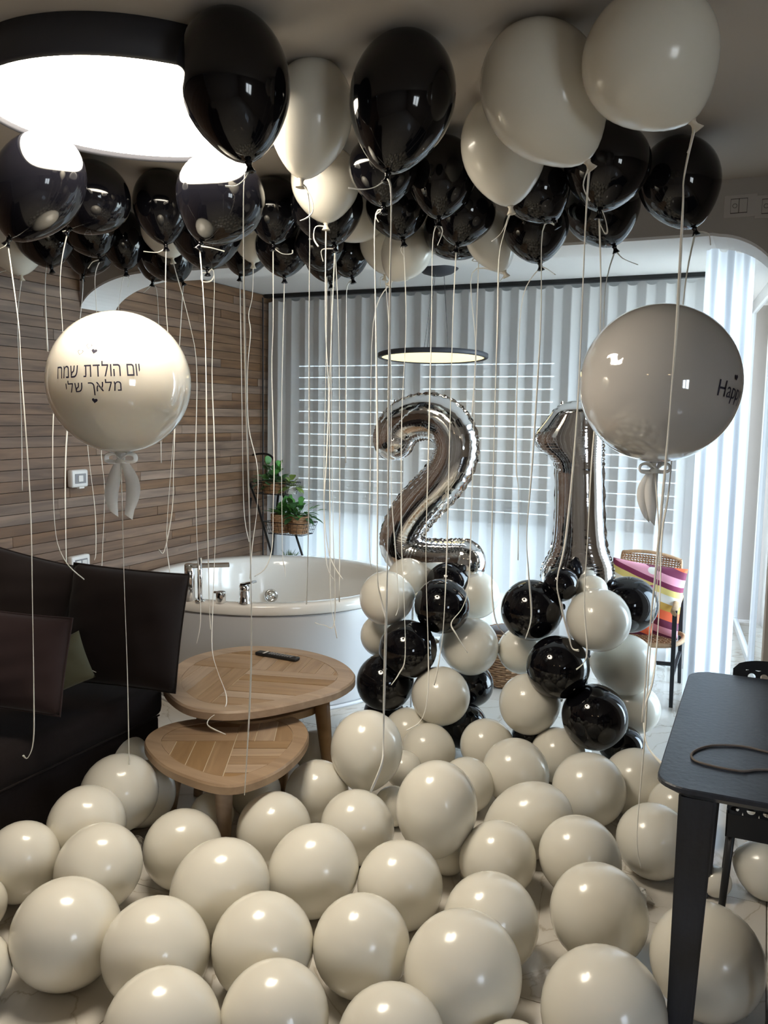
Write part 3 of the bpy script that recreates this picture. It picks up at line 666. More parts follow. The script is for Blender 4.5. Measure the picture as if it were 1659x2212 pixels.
def steel_chair(loc, rot, label, scale=1.0, x_in=0.0):
    t = empty('steel_chair', loc, label, 'chair', 'black perforated steel chairs at the black table', rz=rot)
    W, D, SZ = 0.40, 0.40, 0.455
    # seat pan with a perforated rounded front flange: strips left between real holes
    b = B(); box(b, -W / 2, W / 2, -D / 2 + 0.04, D / 2, SZ - 0.012, SZ, 0.004); add('seat', b, 'black_steel_chair', t, world=False)
    b = B(); nh = 9; pitch_ = W / nh; r = 0.012
    def cell(cx_, w__, hfun, z0, z1, fn):
        k = 16; ringo = []; ringi = []
        for i in range(k):
            a = 2 * PI * i / k; ca, sa = math.cos(a), math.sin(a); m_ = max(abs(ca) / (w__ / 2), abs(sa) / ((z1 - z0) / 2))
            ringo.append((cx_ + ca / m_, (z0 + z1) / 2 + sa / m_)); ringi.append((cx_ + r * ca, (z0 + z1) / 2 + r * sa))
        vo = [b.verts.new(fn(*p)) for p in ringo]; vi = [b.verts.new(fn(*p)) for p in ringi]; vb = [b.verts.new(fn(*p) + Vector((0, 0.002, -0.002))) for p in ringi]
        for i in range(k):
            b.faces.new((vo[i], vo[(i + 1) % k], vi[(i + 1) % k], vi[i])); b.faces.new((vi[i], vi[(i + 1) % k], vb[(i + 1) % k], vb[i]))
    for i in range(nh): cell(-W / 2 + (i + 0.5) * pitch_, pitch_, None, 0, 0.04, lambda x, s: Vector((x, -D / 2 + s, SZ - 0.012 * (1 - s / 0.04) ** 2)))
    add('perforated_edge', b, 'black_steel_chair', t, world=False)
    b = B(); box(b, -W / 2, W / 2, -D / 2, -D / 2 + 0.004, SZ - 0.085, SZ - 0.012, 0.0015); box(b, -W / 2, -W / 2 + 0.004, -D / 2, D / 2, SZ - 0.085, SZ - 0.004); box(b, W / 2 - 0.004, W / 2, -D / 2, D / 2, SZ - 0.085, SZ - 0.004); add('skirt', b, 'black_steel_chair', t, world=False)
    for sx in (-1, 1):
        for sy in (-1, 1):
            b = B(); tube(b, [Vector((sx * (W / 2 - 0.02), sy * (D / 2 - 0.02), SZ - 0.01)), Vector((sx * (W / 2 + 0.005), sy * (D / 2 + 0.01), 0))], [0.016, 0.011], 8, flat=0.6); add('leg', b, 'black_steel_chair', t, True, world=False)
        b = B(); tube(b, [Vector((sx * (W / 2 - 0.02), D / 2 - 0.02, SZ)), Vector((sx * (W / 2 - 0.03), D / 2 + 0.05, 0.70))], 0.012, 8); add('back_post', b, 'black_steel_chair', t, True, world=False)
    # top rail: one bent plate, rounded upper corners, a row of real holes
    b = B(); n_ = 9; r = 0.0125; pz = 0.35 / n_
    for i in range(n_): cell(-0.175 + (i + 0.5) * pz, pz, None, 0.715, 0.76, lambda x, s: Vector((x, D / 2 + 0.05 + 0.02 - x * x * 0.3, s)))
    fn = lambda x, s: Vector((x, D / 2 + 0.05 + 0.02 - x * x * 0.3, s))
    cols_ = []
    for i in range(25):
        x = -0.215 + 0.43 * i / 24; e_ = max(0, (abs(x) - 0.115) / 0.10); zt = 0.76 + 0.035 * math.sqrt(max(0, 1 - e_ * e_)) if e_ < 1 else 0.76
        cols_.append((x, zt))
    for (xa, za), (xb, zb_) in zip(cols_, cols_[1:]):
        b.faces.new([b.verts.new(fn(*p)) for p in ((xa, 0.76), (xb, 0.76), (xb, zb_ + 1e-4), (xa, za + 1e-4))])
        b.faces.new([b.verts.new(fn(*p)) for p in ((xa, 0.655), (xb, 0.655), (xb, 0.715), (xa, 0.715))])
    for s in (-1, 1): b.faces.new([b.verts.new(fn(*p)) for p in ((s * 0.175, 0.715), (s * 0.215, 0.715), (s * 0.215, 0.76), (s * 0.175, 0.76))])
    add('back_rail', b, 'black_steel_chair', t, world=False)
    return t
steel_chair((0.155, 2.835, 0), 0, 'black steel chair tucked under the far side of the black table')
steel_chair((0.29, 1.99, 0), PI, 'black steel chair at the near side of the black table, only a leg in view')

# ================================================================ WICKER CHAIR, BASKET
t = empty('wicker_armchair', (-0.62, 5.15, 0), 'wicker armchair with black legs before the curtain right of the balloons', 'chair')
def woven(name, quad, nu, nv, rad, m, parent, bulge=0.0, nrm=Vector((0, -1, 0))):
    """basket weave: horizontal strands passing in front of and behind upright stakes; one mesh"""
    b = B(); P00, P10, P11, P01 = quad
    for j in range(nv):
        v = (j + 0.5) / nv; pts = []
        for i in range(nu * 2 + 1):
            u_ = i / (nu * 2); p = (P00 * (1 - u_) + P10 * u_) * (1 - v) + (P01 * (1 - u_) + P11 * u_) * v
            p = p + nrm * (bulge * math.sin(PI * u_) + rad * 0.9 * (1 if (i + j) % 2 else -1)); pts.append(p)
        tube(b, pts, rad, 4)
    for i in range(nu + 1):
        u_ = i / nu; a = P00 * (1 - u_) + P10 * u_ + nrm * bulge * math.sin(PI * u_); c_ = P01 * (1 - u_) + P11 * u_ + nrm * bulge * math.sin(PI * u_); tube(b, [a, c_], rad * 0.8, 4)
    o = add(name, b, m, parent); o['kind'] = 'stuff'; return o
bl, br = at(1334, 1300, Y=5.42), at(1452, 1390, Y=5.42)
tl, tr = at(1345, 1192, Y=5.5), at(1472, 1208, Y=5.5)
bl = at(1330, 1385, Y=5.36); br = at(1450, 1400, Y=5.36)
woven('back_weave', (bl, br, tr, tl), 20, 40, 0.0058, 'wicker', t, -0.02)
b = B(); tube(b, catmull([bl, (bl + tl) / 2, tl + Vector((0.0, 0, -0.03)), tl + Vector((0.03, 0, 0.004)), (tl + tr) / 2 + Vector((0, 0, 0.02)), tr + Vector((-0.03, 0, 0.0)), tr + Vector((0.0, 0, -0.04)), (br + tr) / 2, br], 6), 0.011, 8); add('back_frame', b, 'wicker_tan', t, True)
s0, s1, s2, s3 = at(1300, 1398, Y=4.95), at(1452, 1388, Y=5.0), br, bl
s0.z = s1.z = 0.335; s2 = Vector((s2.x, s2.y, 0.335)); s3 = Vector((s3.x, s3.y, 0.335)); s0 = Vector((-0.86, 4.92, 0.345)); s1 = Vector((-0.44, 4.92, 0.345)); s2 = Vector((-0.42, 5.36, 0.32)); s3 = Vector((-0.84, 5.36, 0.32))
woven('seat_weave', (s0, s1, s2, s3), 14, 16, 0.0055, 'wicker', t, 0, Vector((0, 0, 1)))
b = B(); tube(b, catmull([s0, s1, s2, s3], 6, True), 0.014, 8, True); add('seat_rim', b, 'wicker_tan', t, True)
for s, xx in ((-1, -0.87), (1, -0.42)):
    b = B(); ap = [Vector((xx, 4.93, 0.53)), Vector((xx, 5.1, 0.545)), Vector((xx, 5.36, 0.555))]; tube(b, ap, 0.022, 8, flat=0.5); add('armrest', b, 'wicker_tan', t, True)
    for (ya, yb) in ((4.95, 4.90), (5.33, 5.40)):
        b = B(); tube(b, [Vector((xx + 0.005 * s, ya + 0.01, 0.54)), Vector((xx + 0.015 * s, yb, 0.0))], [0.018, 0.014], 4); add('leg', b, 'chair_blackblue', t)
    b = B(); tube(b, [Vector((xx + 0.01 * s, 4.93, 0.17)), Vector((xx + 0.01 * s, 5.36, 0.20))], 0.013, 4); add('stretcher', b, 'chair_blackblue', t)
b = B(); tube(b, [Vector((-0.87, 4.93, 0.22)), Vector((-0.42, 4.93, 0.24))], 0.013, 4); add('stretcher', b, 'chair_blackblue', t)
c = at(1392, 1305, Y=5.12); pillow('cushion', Vector((c.x - 0.005, 5.16, 0.555)), 0.43, 0.42, 0.16, 'cushion_print', rz(0.10, -0.26, 0.10), 'colourful patterned cushion standing in the wicker armchair', 'cushion', False)
pillow('cushion', Vector((c.x - 0.12, 5.04, 0.50)), 0.36, 0.30, 0.12, 'cushion_print', rz(-0.1, -0.45, -0.1), 'second colourful patterned cushion, low at the front of the wicker armchair seat', 'cushion', False)
# round woven basket with dark lid between the two balloon columns
P = at(1100, 1490, Y=4.95); P.z = 0
t = empty('wicker_basket', P, 'round brown wicker basket on the floor between the two balloon columns', 'basket')
b = B()
for k in range(22):
    z_ = 0.012 + k * 0.0145; rr = 0.145 + 0.055 * math.sin(PI * (k + 3) / 26)
    pts = [P + Vector(((rr + 0.005 * (1 if (i + k) % 2 else -1)) * math.cos(2 * PI * i / 40), (rr + 0.005 * (1 if (i + k) % 2 else -1)) * math.sin(2 * PI * i / 40), z_)) for i in range(40)]
    tube(b, pts, 0.0075, 5, True)
o = add('weave', b, 'wicker', t); o['kind'] = 'stuff'
b = B(); lathe(b, [(0, 0.33), (0.10, 0.335), (0.15, 0.32), (0.158, 0.30)], 32, P); add('lid', b, 'leather_brown', t, True)
b = B(); lathe(b, [(0, 0.005), (0.14, 0.005), (0.15, 0.05), (0.19, 0.16), (0.15, 0.31)], 32, P); add('lining', b, 'wicker_dark', t, True)

# ================================================================ PLANT LADDER
t = empty('plant_ladder', (-3.25, 5.28, 0), 'black metal ladder stand with wire baskets in the corner behind the bathtub', 'plant stand')
legA = [at(672, 1290, Y=5.36), at(650, 1190, Y=5.38), at(612, 1070, Y=5.46), at(595, 1005, Y=5.50), at(585, 985, Y=5.51), at(565, 980, Y=5.52), at(540, 985, Y=5.52), at(530, 995, Y=5.52), at(531, 1020, Y=5.50), at(556, 1090, Y=5.45), at(585, 1190, Y=5.38), at(612, 1290, Y=5.36)]
def ext(p, q): return p + (p - q) * (p.z / (q.z - p.z)) if q.z > p.z else p
legA[0] = ext(legA[1], legA[2]); legA[-1] = ext(legA[-2], legA[-3])
b = B(); tube(b, catmull(legA, 6), 0.0085, 8); add('front_frame', b, 'black_metal', t, True)
for (xt, yt, xb, yb) in ((542, 1075, 531, 1180), (602, 1060, 590, 1180)):
    p1, p2 = at(xt, yt, Y=5.48), at(xb, yb, Y=5.53); p3 = ext(p2, p1); b = B(); tube(b, [p1, p3], 0.0085, 8); add('rear_leg', b, 'black_metal', t, True)
def wire_basket(fl, fr_, br_, bl_, h, fl_):
    """bottom corner points; the rim flares outward by fl_"""
    b = B(); c = (fl + fr_ + br_ + bl_) / 4; cs = [fl, fr_, br_, bl_]; top = [c + (p - c) * fl_ + Vector((0, 0, h)) for p in cs]
    tube(b, top, 0.0035, 5, True); tube(b, cs, 0.0035, 5, True)
    for k in range(4):
        for s in range(6):
            u_ = s / 6; tube(b, [cs[k] * (1 - u_) + cs[(k + 1) % 4] * u_, top[k] * (1 - u_) + top[(k + 1) % 4] * u_], 0.0014, 4)
    for l in (0.35, 0.7): tube(b, [a * (1 - l) + q_ * l for a, q_ in zip(cs, top)], 0.0014, 4, True)
    for s in range(1, 9):
        u_ = s / 9; tube(b, [fl * (1 - u_) + fr_ * u_, bl_ * (1 - u_) + br_ * u_], 0.0014, 4)
    return add('wire_basket', b, 'black_metal', t)
z1 = at(556, 1066, Y=5.18).z; bp = [at(556, 1066, Y=5.15), at(622, 1052, Y=5.15)]
def shelf(px0, px1, y, Yf, Yb, h=0.085):
    a = at(px0, y, Y=Yf); c_ = at(px1, y, Y=Yf); zz = a.z
    return wire_basket(Vector((a.x, Yf, zz)), Vector((c_.x, Yf, zz)), Vector((c_.x, Yb, zz)), Vector((a.x, Yb, zz)), h, 1.22), Vector(((a.x + c_.x) / 2, (Yf + Yb) / 2, zz)), (c_.x - a.x)
_, c1, w1 = shelf(552, 616, 1066, 5.34, 5.50)
_, c2, w2 = shelf(580, 652, 1152, 5.30, 5.46)
_, c3, w3 = shelf(592, 664, 1238, 5.37, 5.50)
def pot(P, r, h, name, label, m='wicker'):
    e_ = empty(name, P, label, 'plant'); b = B()
    for k in range(9):
        z_ = h * (k + 0.5) / 9; rr = r * (0.86 + 0.14 * k / 8)
        tube(b, [P + Vector(((rr + 0.002 * (1 if (i + k) % 2 else -1)) * math.cos(2 * PI * i / 20), (rr + 0.002 * (1 if (i + k) % 2 else -1)) * math.sin(2 * PI * i / 20), z_)) for i in range(20)], h / 18 * 1.15, 5, True)
    lathe(b, [(0, 0.002), (r * 0.85, 0.002), (r * 0.97, h * 0.85), (0, h * 0.85)], 20, P)
    add('pot', b, m, e_); return e_
def leaf(b, base, dirv, L, W, droop=0.4, n=5):
    d = dirv.normalized(); side = d.cross(Vector((0, 0, 1))); side = side.normalized() if side.length > 1e-3 else Vector((1, 0, 0))
    p = base.copy(); prev = None
    for i in range(n + 1):
        s = i / n; w_ = W * math.sin(PI * min(1, s * 0.92 + 0.08)) ** 0.8 * 0.5
        q = base + d * L * s + Vector((0, 0, -droop * L * s * s)); nn = Vector((0, 0, 0.12 * w_))
        cur = (b.verts.new(q - side * w_ + nn), b.verts.new(q), b.verts.new(q + side * w_ + nn))
        if prev: b.faces.new((prev[0], prev[1], cur[1], cur[0])); b.faces.new((prev[1], prev[2], cur[2], cur[1]))
        prev = cur
def foliage(e_, P, specs, name='leaf'):
    for (m, n, L, W, up, dr, spread, stem) in specs:
        for k in range(n):
            a = random.uniform(0, 2 * PI); el = random.uniform(*up); st = random.uniform(0.1, 1) * stem
            dirv = Vector((math.cos(a) * math.cos(el), math.sin(a) * math.cos(el), math.sin(el)))
            base = P + Vector((random.uniform(-1, 1) * spread, random.uniform(-1, 1) * spread, 0)) + dirv * st
            b = B(); leaf(b, base, dirv, L * random.uniform(0.7, 1.15), W, dr)
            if st > 0.03: tube(b, [P, base], 0.001, 3)
            add(name, b, m, e_)
p = pot(c1 + Vector((-0.015, 0, 0.004)), 0.085, 0.085, 'potted_ivy', 'ivy in a wicker pot in the top basket of the plant ladder')
foliage(p, c1 + Vector((-0.015, 0, 0.09)), [('leaf_dark', 46, 0.075, 0.065, (-0.3, 1.2), 0.3, 0.05, 0.10), ('leaf_green', 22, 0.075, 0.06, (0.3, 1.5), 0.2, 0.04, 0.15)])
p = pot(c1 + Vector((0.135, -0.01, 0.004)), 0.035, 0.06, 'potted_pothos', 'small variegated plant at the right end of the top basket', 'white_plastic')
foliage(p, c1 + Vector((0.135, -0.01, 0.06)), [('leaf_pale', 18, 0.075, 0.055, (-0.3, 1.3), 0.5, 0.01, 0.05)])
p = pot(c2 + Vector((-0.075, -0.01, 0.004)), 0.07, 0.135, 'potted_agave', 'spiky broad-leaved plant in wicker pot, left in the middle basket of the ladder')
foliage(p, c2 + Vector((-0.075, -0.01, 0.13)), [('leaf_green', 18, 0.19, 0.05, (0.1, 1.45), 0.25, 0.01, 0.0)])
p = pot(c2 + Vector((0.065, 0.0, 0.004)), 0.075, 0.13, 'potted_shrub', 'bushy green plant in wicker pot, right in the middle basket of the ladder')
foliage(p, c2 + Vector((0.065, 0.0, 0.125)), [('leaf_dark', 30, 0.10, 0.05, (-0.1, 1.2), 0.4, 0.05, 0.10), ('leaf_green', 40, 0.095, 0.042, (0.1, 1.3), 0.35, 0.05, 0.13)])
p = pot(c3 + Vector((-0.05, 0.0, 0.004)), 0.07, 0.06, 'potted_grass', 'tufted green grass plant in the lowest basket behind the bathtub rim')
foliage(p, c3 + Vector((-0.05, 0.0, 0.05)), [('grass_green', 60, 0.19, 0.007, (0.7, 1.5), 0.35, 0.03, 0.0)], 'blade')

# ================================================================ BALLOONS
def balloon_profile(k, n=22):
    """unit radius body, centre at 0, crown +z, neck at -k"""
    out = []
    for i in range(n + 1):
        th = PI * i / n; r = math.sin(th); c = math.cos(th)
        if c >= 0: out.append((r, c * 1.04))
        else:
            s = -c; out.append((r * (1 - 0.10 * s ** 3), -k * (0.90 * s + 0.10 * s ** 5)))
    out[-1] = (0.035, -k); out[0] = (0.0005, 1.04)
    return out
def balloon_mesh(k, mname):
    b = B(); prof = balloon_profile(k); lathe(b, prof[::-1], 36, (0, 0, 0), True, False)
    me = bpy.data.meshes.new('balloon_body'); bmesh.ops.remove_doubles(b, verts=b.verts, dist=1e-3); bmesh.ops.recalc_face_normals(b, faces=b.faces); b.to_mesh(me); b.free()
    me.materials.append(M[mname])
    for p_ in me.polygons: p_.use_smooth = True
    return me
def knot_mesh(mname):
    b = B(); lathe(b, [(0.004, 0.004), (0.010, 0.0), (0.007, -0.005), (0.0075, -0.011), (0.013, -0.021), (0.015, -0.024), (0.012, -0.025), (0.004, -0.018)], 14)
    me = bpy.data.meshes.new('balloon_knot'); bmesh.ops.recalc_face_normals(b, faces=b.faces); b.to_mesh(me); b.free(); me.materials.append(M[mname])
    for p_ in me.polygons: p_.use_smooth = True
    return me
BODY = {'w': balloon_mesh(1.26, 'latex_white'), 'k': balloon_mesh(1.26, 'latex_black')}
KNOT = {'w': knot_mesh('latex_white_knot'), 'k': knot_mesh('latex_black')}
KK = 1.26
def ribbon(pts, wdt=0.0027, parent=None, name='ribbon', smooth_n=5, cap=True):
    b = B(); pp = catmull(pts, smooth_n); n = len(pp)
    tube(b, pp, [wdt * (0.75 + 0.25 * math.cos(i * 0.45)) for i in range(n)], 6, flat=0.6)
    return add(name, b, 'ribbon_white', parent, True)
def put_balloon(c, axis, r, col, label, group, stretch=1.0, base=None, name='balloon'):
    """axis points from the centre to the neck"""
    K = c + axis * KK * r * stretch
    e_ = empty(name, base if base is not None else c - Vector((0, 0, r)), label, 'balloon', group)
    loc = e_.location
    q = (-axis).to_track_quat('Z', 'Y')
    o = bpy.data.objects.new('body', BODY[col]); COL.objects.link(o); o.parent = e_; o.location = c - loc; o.rotation_euler = q.to_euler(); o.scale = (r, r, r * stretch)
    o2 = bpy.data.objects.new('knot', KNOT[col]); COL.objects.link(o2); o2.parent = e_; o2.location = K - loc; o2.rotation_euler = q.to_euler()
    if r < 0.09: o2.scale = (0.7, 0.7, 0.7)
    return e_, K
def norm(v): return v.normalized()

def relax(items, lo, n=60, tol=0.93):
    """items: [px, py, r/t, t]; where two bodies press into each other the nearer one gives way towards the viewpoint"""
    t0 = [i[3] for i in items]
    for _ in range(n):
        moved = False
        P_ = [at(i[0], i[1], t=i[3]) for i in items]
        for a in range(len(items)):
            for b_ in range(a + 1, len(items)):
                ra, rb = items[a][2] * items[a][3], items[b_][2] * items[b_][3]
                if (P_[a] - P_[b_]).length < (ra + rb) * tol:
                    k = a if items[a][3] < items[b_][3] else b_
                    if items[k][3] > t0[k] * lo: items[k][3] *= 0.995; moved = True
        if not moved: break
    return [i[3] for i in items]

# ---- balloons against the ceiling: (centre x, y, width px, knot x, y, colour, label, [ribbon pixel points], D at ribbon end)
CEIL = [
 (505,168,240,537,348,'k','largest black balloon at top centre-left, just right of the glowing ceiling lamp',[(534,352),(527,400),(527,600),(533,900),(541,1200),(543,1400),(538,1550),(528,1717)],None,[(545,362),(530,385),(508,402),(487,402)]),
 (870,205,228,838,372,'k','big black balloon at top centre with a dark shadow on the ceiling above it',[(843,376),(845,420),(843,600),(840,900),(838,1150),(835,1300),(830,1500),(828,1600),(825,1650),(800,1712)],2.05,[(835,380),(812,403),(785,409),(752,406)]),
 (672,242,180,648,405,'w','tall cream balloon between the two big black balloons at the top',[(660,405),(668,440),(668,700),(668,1000),(665,1200),(662,1305)],None,[(655,400),(672,425),(676,455),(664,470),(648,477)]),
 (703,388,148,704,480,'w','cream balloon hanging lower, half hidden behind the tall cream one',[(703,482),(703,700),(710,850),(705,1000),(700,1100),(712,1200),(740,1252)],None,[(700,475),(682,490),(678,515),(688,533)]),
 (1172,192,258,1268,345,'w','large round cream balloon at top right centre, left of the biggest one',[(1268,350),(1264,500),(1248,878),(1224,1150),(1204,1250),(1210,1300),(1228,1370),(1236,1400),(1250,1405)],None,[(1266,355),(1260,400),(1274,434)]),
 (1402,118,288,1495,258,'w','biggest cream balloon at the top right corner of the picture',[(1494,262),(1478,380),(1475,450),(1462,700),(1450,850),(1437,1010),(1420,1200),(1400,1400),(1388,1560)],None,[(1500,262),(1496,300),(1485,330)]),
 (1088,310,184,1103,443,'w','cream balloon partly covered by the large round cream one, knot pointing right',[(1098,446),(1090,500),(1078,560),(1075,700),(1070,850),(1062,1200),(1068,1330),(1092,1372)],None,[(1098,450),(1085,500),(1062,522)]),
 (85,394,186,20,514,'k','big black balloon at the left edge mirroring the lamp as a white patch',[(30,512),(40,700),(46,800),(65,1080),(70,1300),(73,1500),(72,1600),(60,1637),(50,1632)],None,[(22,518),(10,532),(-8,540)]),
 (203,422,150,150,493,'k','black balloon below the lamp, second from the left, with a small white reflection',[(126,492),(130,600),(137,780),(115,900),(118,1130),(140,1210),(182,1252)],None,[(130,495),(135,500),(142,498)]),
 (350,437,118,358,527,'k','black balloon below the lamp with a bright oval reflection, in front of a white one',[(357,532),(358,650),(366,760),(377,900),(375,1000),(372,1100),(355,1190),(343,1187)],None,[(355,532),(340,545),(310,543)]),
 (478,422,184,440,509,'k','wide black balloon under the largest one, mirroring the lamp in its upper left',[(437,580),(440,650),(445,800),(448,1100),(452,1300),(455,1360)],None,[(442,512),(455,535),(485,543)]),
 (446,492,150,448,567,'k','black balloon just behind and below the wide one that mirrors the lamp',[(452,570),(463,600),(458,800),(463,950),(466,1120),(460,1300),(458,1400),(470,1450),(488,1500),(485,1530),(455,1550),(450,1568),(488,1587)],3.15,[(447,570),(436,590),(436,607),(455,607),(462,590),(450,570)]),
 (592,447,115,590,527,'k','black balloon right of the wide lamp-mirroring one, above the white drop',[(588,530),(590,700),(587,800),(592,1000),(590,1100),(588,1180),(575,1225),(550,1245)],None,[(592,530),(610,548),(630,548),(632,540)]),
 (612,530,116,614,592,'k','black balloon low over the curtain rail, left of the tall cream one',[(614,596),(608,900),(610,1180),(615,1225),(617,1248)],None,None),
 (530,535,105,522,580,'k','black balloon whose tip shows below the wide black pair, left of the white drop',[(522,583),(523,900),(527,1100),(538,1170)],None,None),
 (548,508,88,547,568,'w','small white balloon hanging between black ones above the curtain corner',[(547,571),(545,640),(537,680),(541,720),(535,800),(537,920),(556,1010),(555,1100),(545,1180),(540,1250)],None,None),
 (706,442,150,718,508,'k','black balloon wrapped behind the lower cream one',[(714,512),(713,800),(712,1000),(713,1150),(714,1290),(723,1350),(728,1378)],None,[(712,515),(695,540),(698,565)]),
 (690,525,104,700,567,'k','black balloon behind ribbons left of the centre, below the cream pair',[(702,570),(704,800),(700,1000),(703,1200),(722,1255)],None,None),
 (706,558,90,714,610,'k','lowest black balloon over the curtain rail at centre-left',[(716,612),(716,900),(720,1150),(723,1340),(700,1350),(680,1345)],None,None),
 (750,548,90,760,594,'k','small black balloon right of the lowest one at centre-left',[(757,600),(750,620),(748,700),(747,1000)],None,None),
 (828,360,150,828,430,'k','black balloon directly behind and below the big top-centre one',[(826,433),(810,480),(812,700),(816,1000),(815,1230),(822,1290),(835,1340)],None,[(822,435),(812,465),(818,480)]),
 (858,442,130,870,514,'k','black balloon below the top-centre pair, knot over the white pair',[(876,517),(877,700),(868,900),(867,1150),(873,1300),(875,1420),(862,1455),(845,1480)],None,[(872,520),(866,540),(872,552)]),
 (955,375,150,948,474,'k','tall black balloon right of the big top-centre one',[(944,478),(935,520),(932,700),(925,1000),(920,1200),(925,1400),(924,1500),(910,1555),(878,1578)],None,[(950,476),(956,500),(945,530)]),
 (1003,455,130,988,527,'k','black balloon behind the tall black one, its tip above the next',[(986,530),(978,700),(970,1000),(965,1200),(958,1350),(948,1430),(938,1480)],None,None),
 (980,492,128,1030,550,'k','black balloon tilted with its knot pointing right, under the tall black one',[(1030,560),(1028,750),(1020,1050),(1013,1250),(1000,1310),(975,1345),(985,1370),(1010,1410)],None,[(1000,540),(1020,563),(1047,567)]),
 (1160,408,136,1190,464,'k','black balloon under the large round cream one, knot to the right',[(1176,470),(1172,500),(1168,700),(1150,1000),(1138,1150),(1142,1240),(1148,1330),(1135,1380)],None,[(1192,466),(1205,455),(1210,448)]),
 (1157,490,134,1165,556,'k','black balloon hanging lowest at centre-right over the white header edge',[(1140,565),(1130,640),(1118,800),(1115,1000),(1120,1060),(1119,1210)],None,[(1167,560),(1180,580),(1200,594)]),
 (1312,350,184,1297,447,'k','large black balloon under the corner of the biggest cream one',[(1305,470),(1298,650),(1290,850),(1278,1000),(1270,1150),(1262,1300),(1268,1400),(1262,1430),(1245,1446)],None,[(1296,450),(1295,480),(1306,503),(1312,500),(1308,475),(1300,452)]),
 (1300,442,156,1327,530,'k','black balloon directly below the large one at right centre',[(1315,540),(1308,620),(1303,760),(1297,950)],None,[(1330,533),(1345,558),(1378,572)]),
 (1467,385,172,1500,491,'k','black balloon farthest right, alone under the biggest cream one',[(1483,500),(1476,650),(1448,1030),(1430,1150),(1425,1300),(1412,1460),(1392,1530),(1395,1600),(1420,1640),(1470,1682)],1.98,[(1505,492),(1530,505),(1535,530)]),
 (97,505,124,110,574,'k','black balloon below the big one at the left edge, knot clear against the planks',[(100,580),(98,650),(103,760)],None,None),
 (192,530,112,180,592,'k','black balloon low at the left over the start of the header',[(178,594),(177,650),(160,800),(143,960),(142,1150),(150,1380),(170,1430),(207,1452)],3.1,None),
 (193,492,110,213,549,'k','black balloon behind the second from left, ribbon curled at the knot',[(206,556),(205,600),(208,700),(190,900),(190,970),(205,1100),(207,1190),(204,1210)],None,[(212,552),(200,566),(190,580)]),
 (265,512,94,272,585,'k','slim black balloon left of the one with the oval reflection',[(265,590),(262,620),(240,800),(219,960),(226,1060),(221,1200),(219,1270),(235,1325),(262,1337)],None,[(272,590),(280,605),(276,620)]),
 (363,548,110,388,597,'k','black balloon low over the arched header, knot pointing right',[(390,600),(378,900),(360,1150),(366,1250),(340,1310),(300,1341)],None,None),
 (342,540,104,330,607,'k','black balloon low over the arched header, knot pointing left',[(345,545),(340,640),(345,800),(348,1000)],None,[(330,610),(318,625),(310,632)]),
 (362,492,108,372,556,'w','white balloon behind the black one with the oval reflection',[(415,585),(410,700),(425,800),(422,1000),(425,1150),(430,1250),(433,1340),(425,1390)],None,None),
 (780,458,114,727,513,'w','white balloon behind the black pair at centre, left of its neighbours',[(732,520),(731,700),(734,1000),(733,1300)],None,[(727,516),(722,540),(724,560)]),
 (838,524,116,833,588,'w','white balloon low at the centre, left of the two',[(845,596),(845,800),(845,1050),(855,1200),(861,1300),(855,1330)],None,[(832,590),(822,600),(822,620)]),
 (880,540,104,845,606,'w','white balloon low at the centre, right of the two and behind',[(808,560),(806,700),(800,1000),(798,1180),(803,1230)],None,None),
 (1057,512,98,1090,588,'w','white balloon over the header between the two low black groups',[(1020,590),(1028,750),(1020,900)],None,[(1088,592),(1082,605),(1075,612)]),
 (35,530,110,45,590,'w','white balloon at the far left edge below the big black one',[(34,560),(38,700),(46,900),(48,1060)],None,[(42,590),(20,585),(-5,590)]),
]
CI = []
for row_ in CEIL:
    cx_, cy_ = row_[:2]; w_ = row_[2] * (1.07 if cy_ > 400 else 1.02)
    v = ray(cx_, cy_); k = w_ / 2 / F * 1.02; tt = (ZC - EYE) / (v.z + k)
    t2_ = (2.455 - EYE) / (v.z + k); c2_ = at(cx_, cy_, t=t2_)
    if (c2_.xy - LC.xy).length < 0.45: tt = t2_
    if cy_ > 470: tt = min(tt, 3.60 / v.y)
    if cx_ < 60 and cy_ > 470: tt *= 0.95
    CI.append([cx_, cy_, w_ / (2 * F), tt])
CT = relax(CI, 0.87)
for (cx_, cy_, w_, kx, ky, col, lab, rib, Dend, curl) in CEIL:
    w_ = w_ * (1.07 if cy_ > 400 else 1.02)
    tt = CT.pop(0)
    c = at(cx_, cy_, t=tt); r = w_ * tt / (2 * F) * 0.985
    kp = at(kx, ky, D=(c - Vector((0, 0, EYE))).dot(FWH)); ax = kp - c
    if ax.z > -0.6 * r: ax.z = -0.6 * r
    ax = ax.normalized(); want = (kp - c).length / (KK * r); st = max(0.88, min(1.22, want))
    top = 2.455 if (c.xy - LC.xy).length < 0.45 + 0.35 * r else ZC
    c.z = min(c.z, top - 1.06 * r)
    e_, K = put_balloon(c, ax, r, col, lab, 'helium balloons floating against the ceiling', st, base=Vector((c.x, c.y, ZC)))
    D0 = K.dot(FWH); pts = [K + ax * 0.012]
    n = len(rib)
    for i, (x, y) in enumerate(rib):
        if i == 0 and n > 3: continue
        D = D0 if Dend is None else D0 + (Dend - D0) * (i / (n - 1)) ** 1.0
        D = D + 0.012 * math.sin(i * 1.7 + cx_)
        pts.append(at(x, y, D=D))
    ribbon(pts, 0.0041 if D0 > 2.4 else 0.0044, e_)
    if curl:
        ribbon([K + ax * 0.012] + [at(x, y, D=D0 - 0.015) for x, y in curl[1:]], 0.0034, e_, 'ribbon_tail')

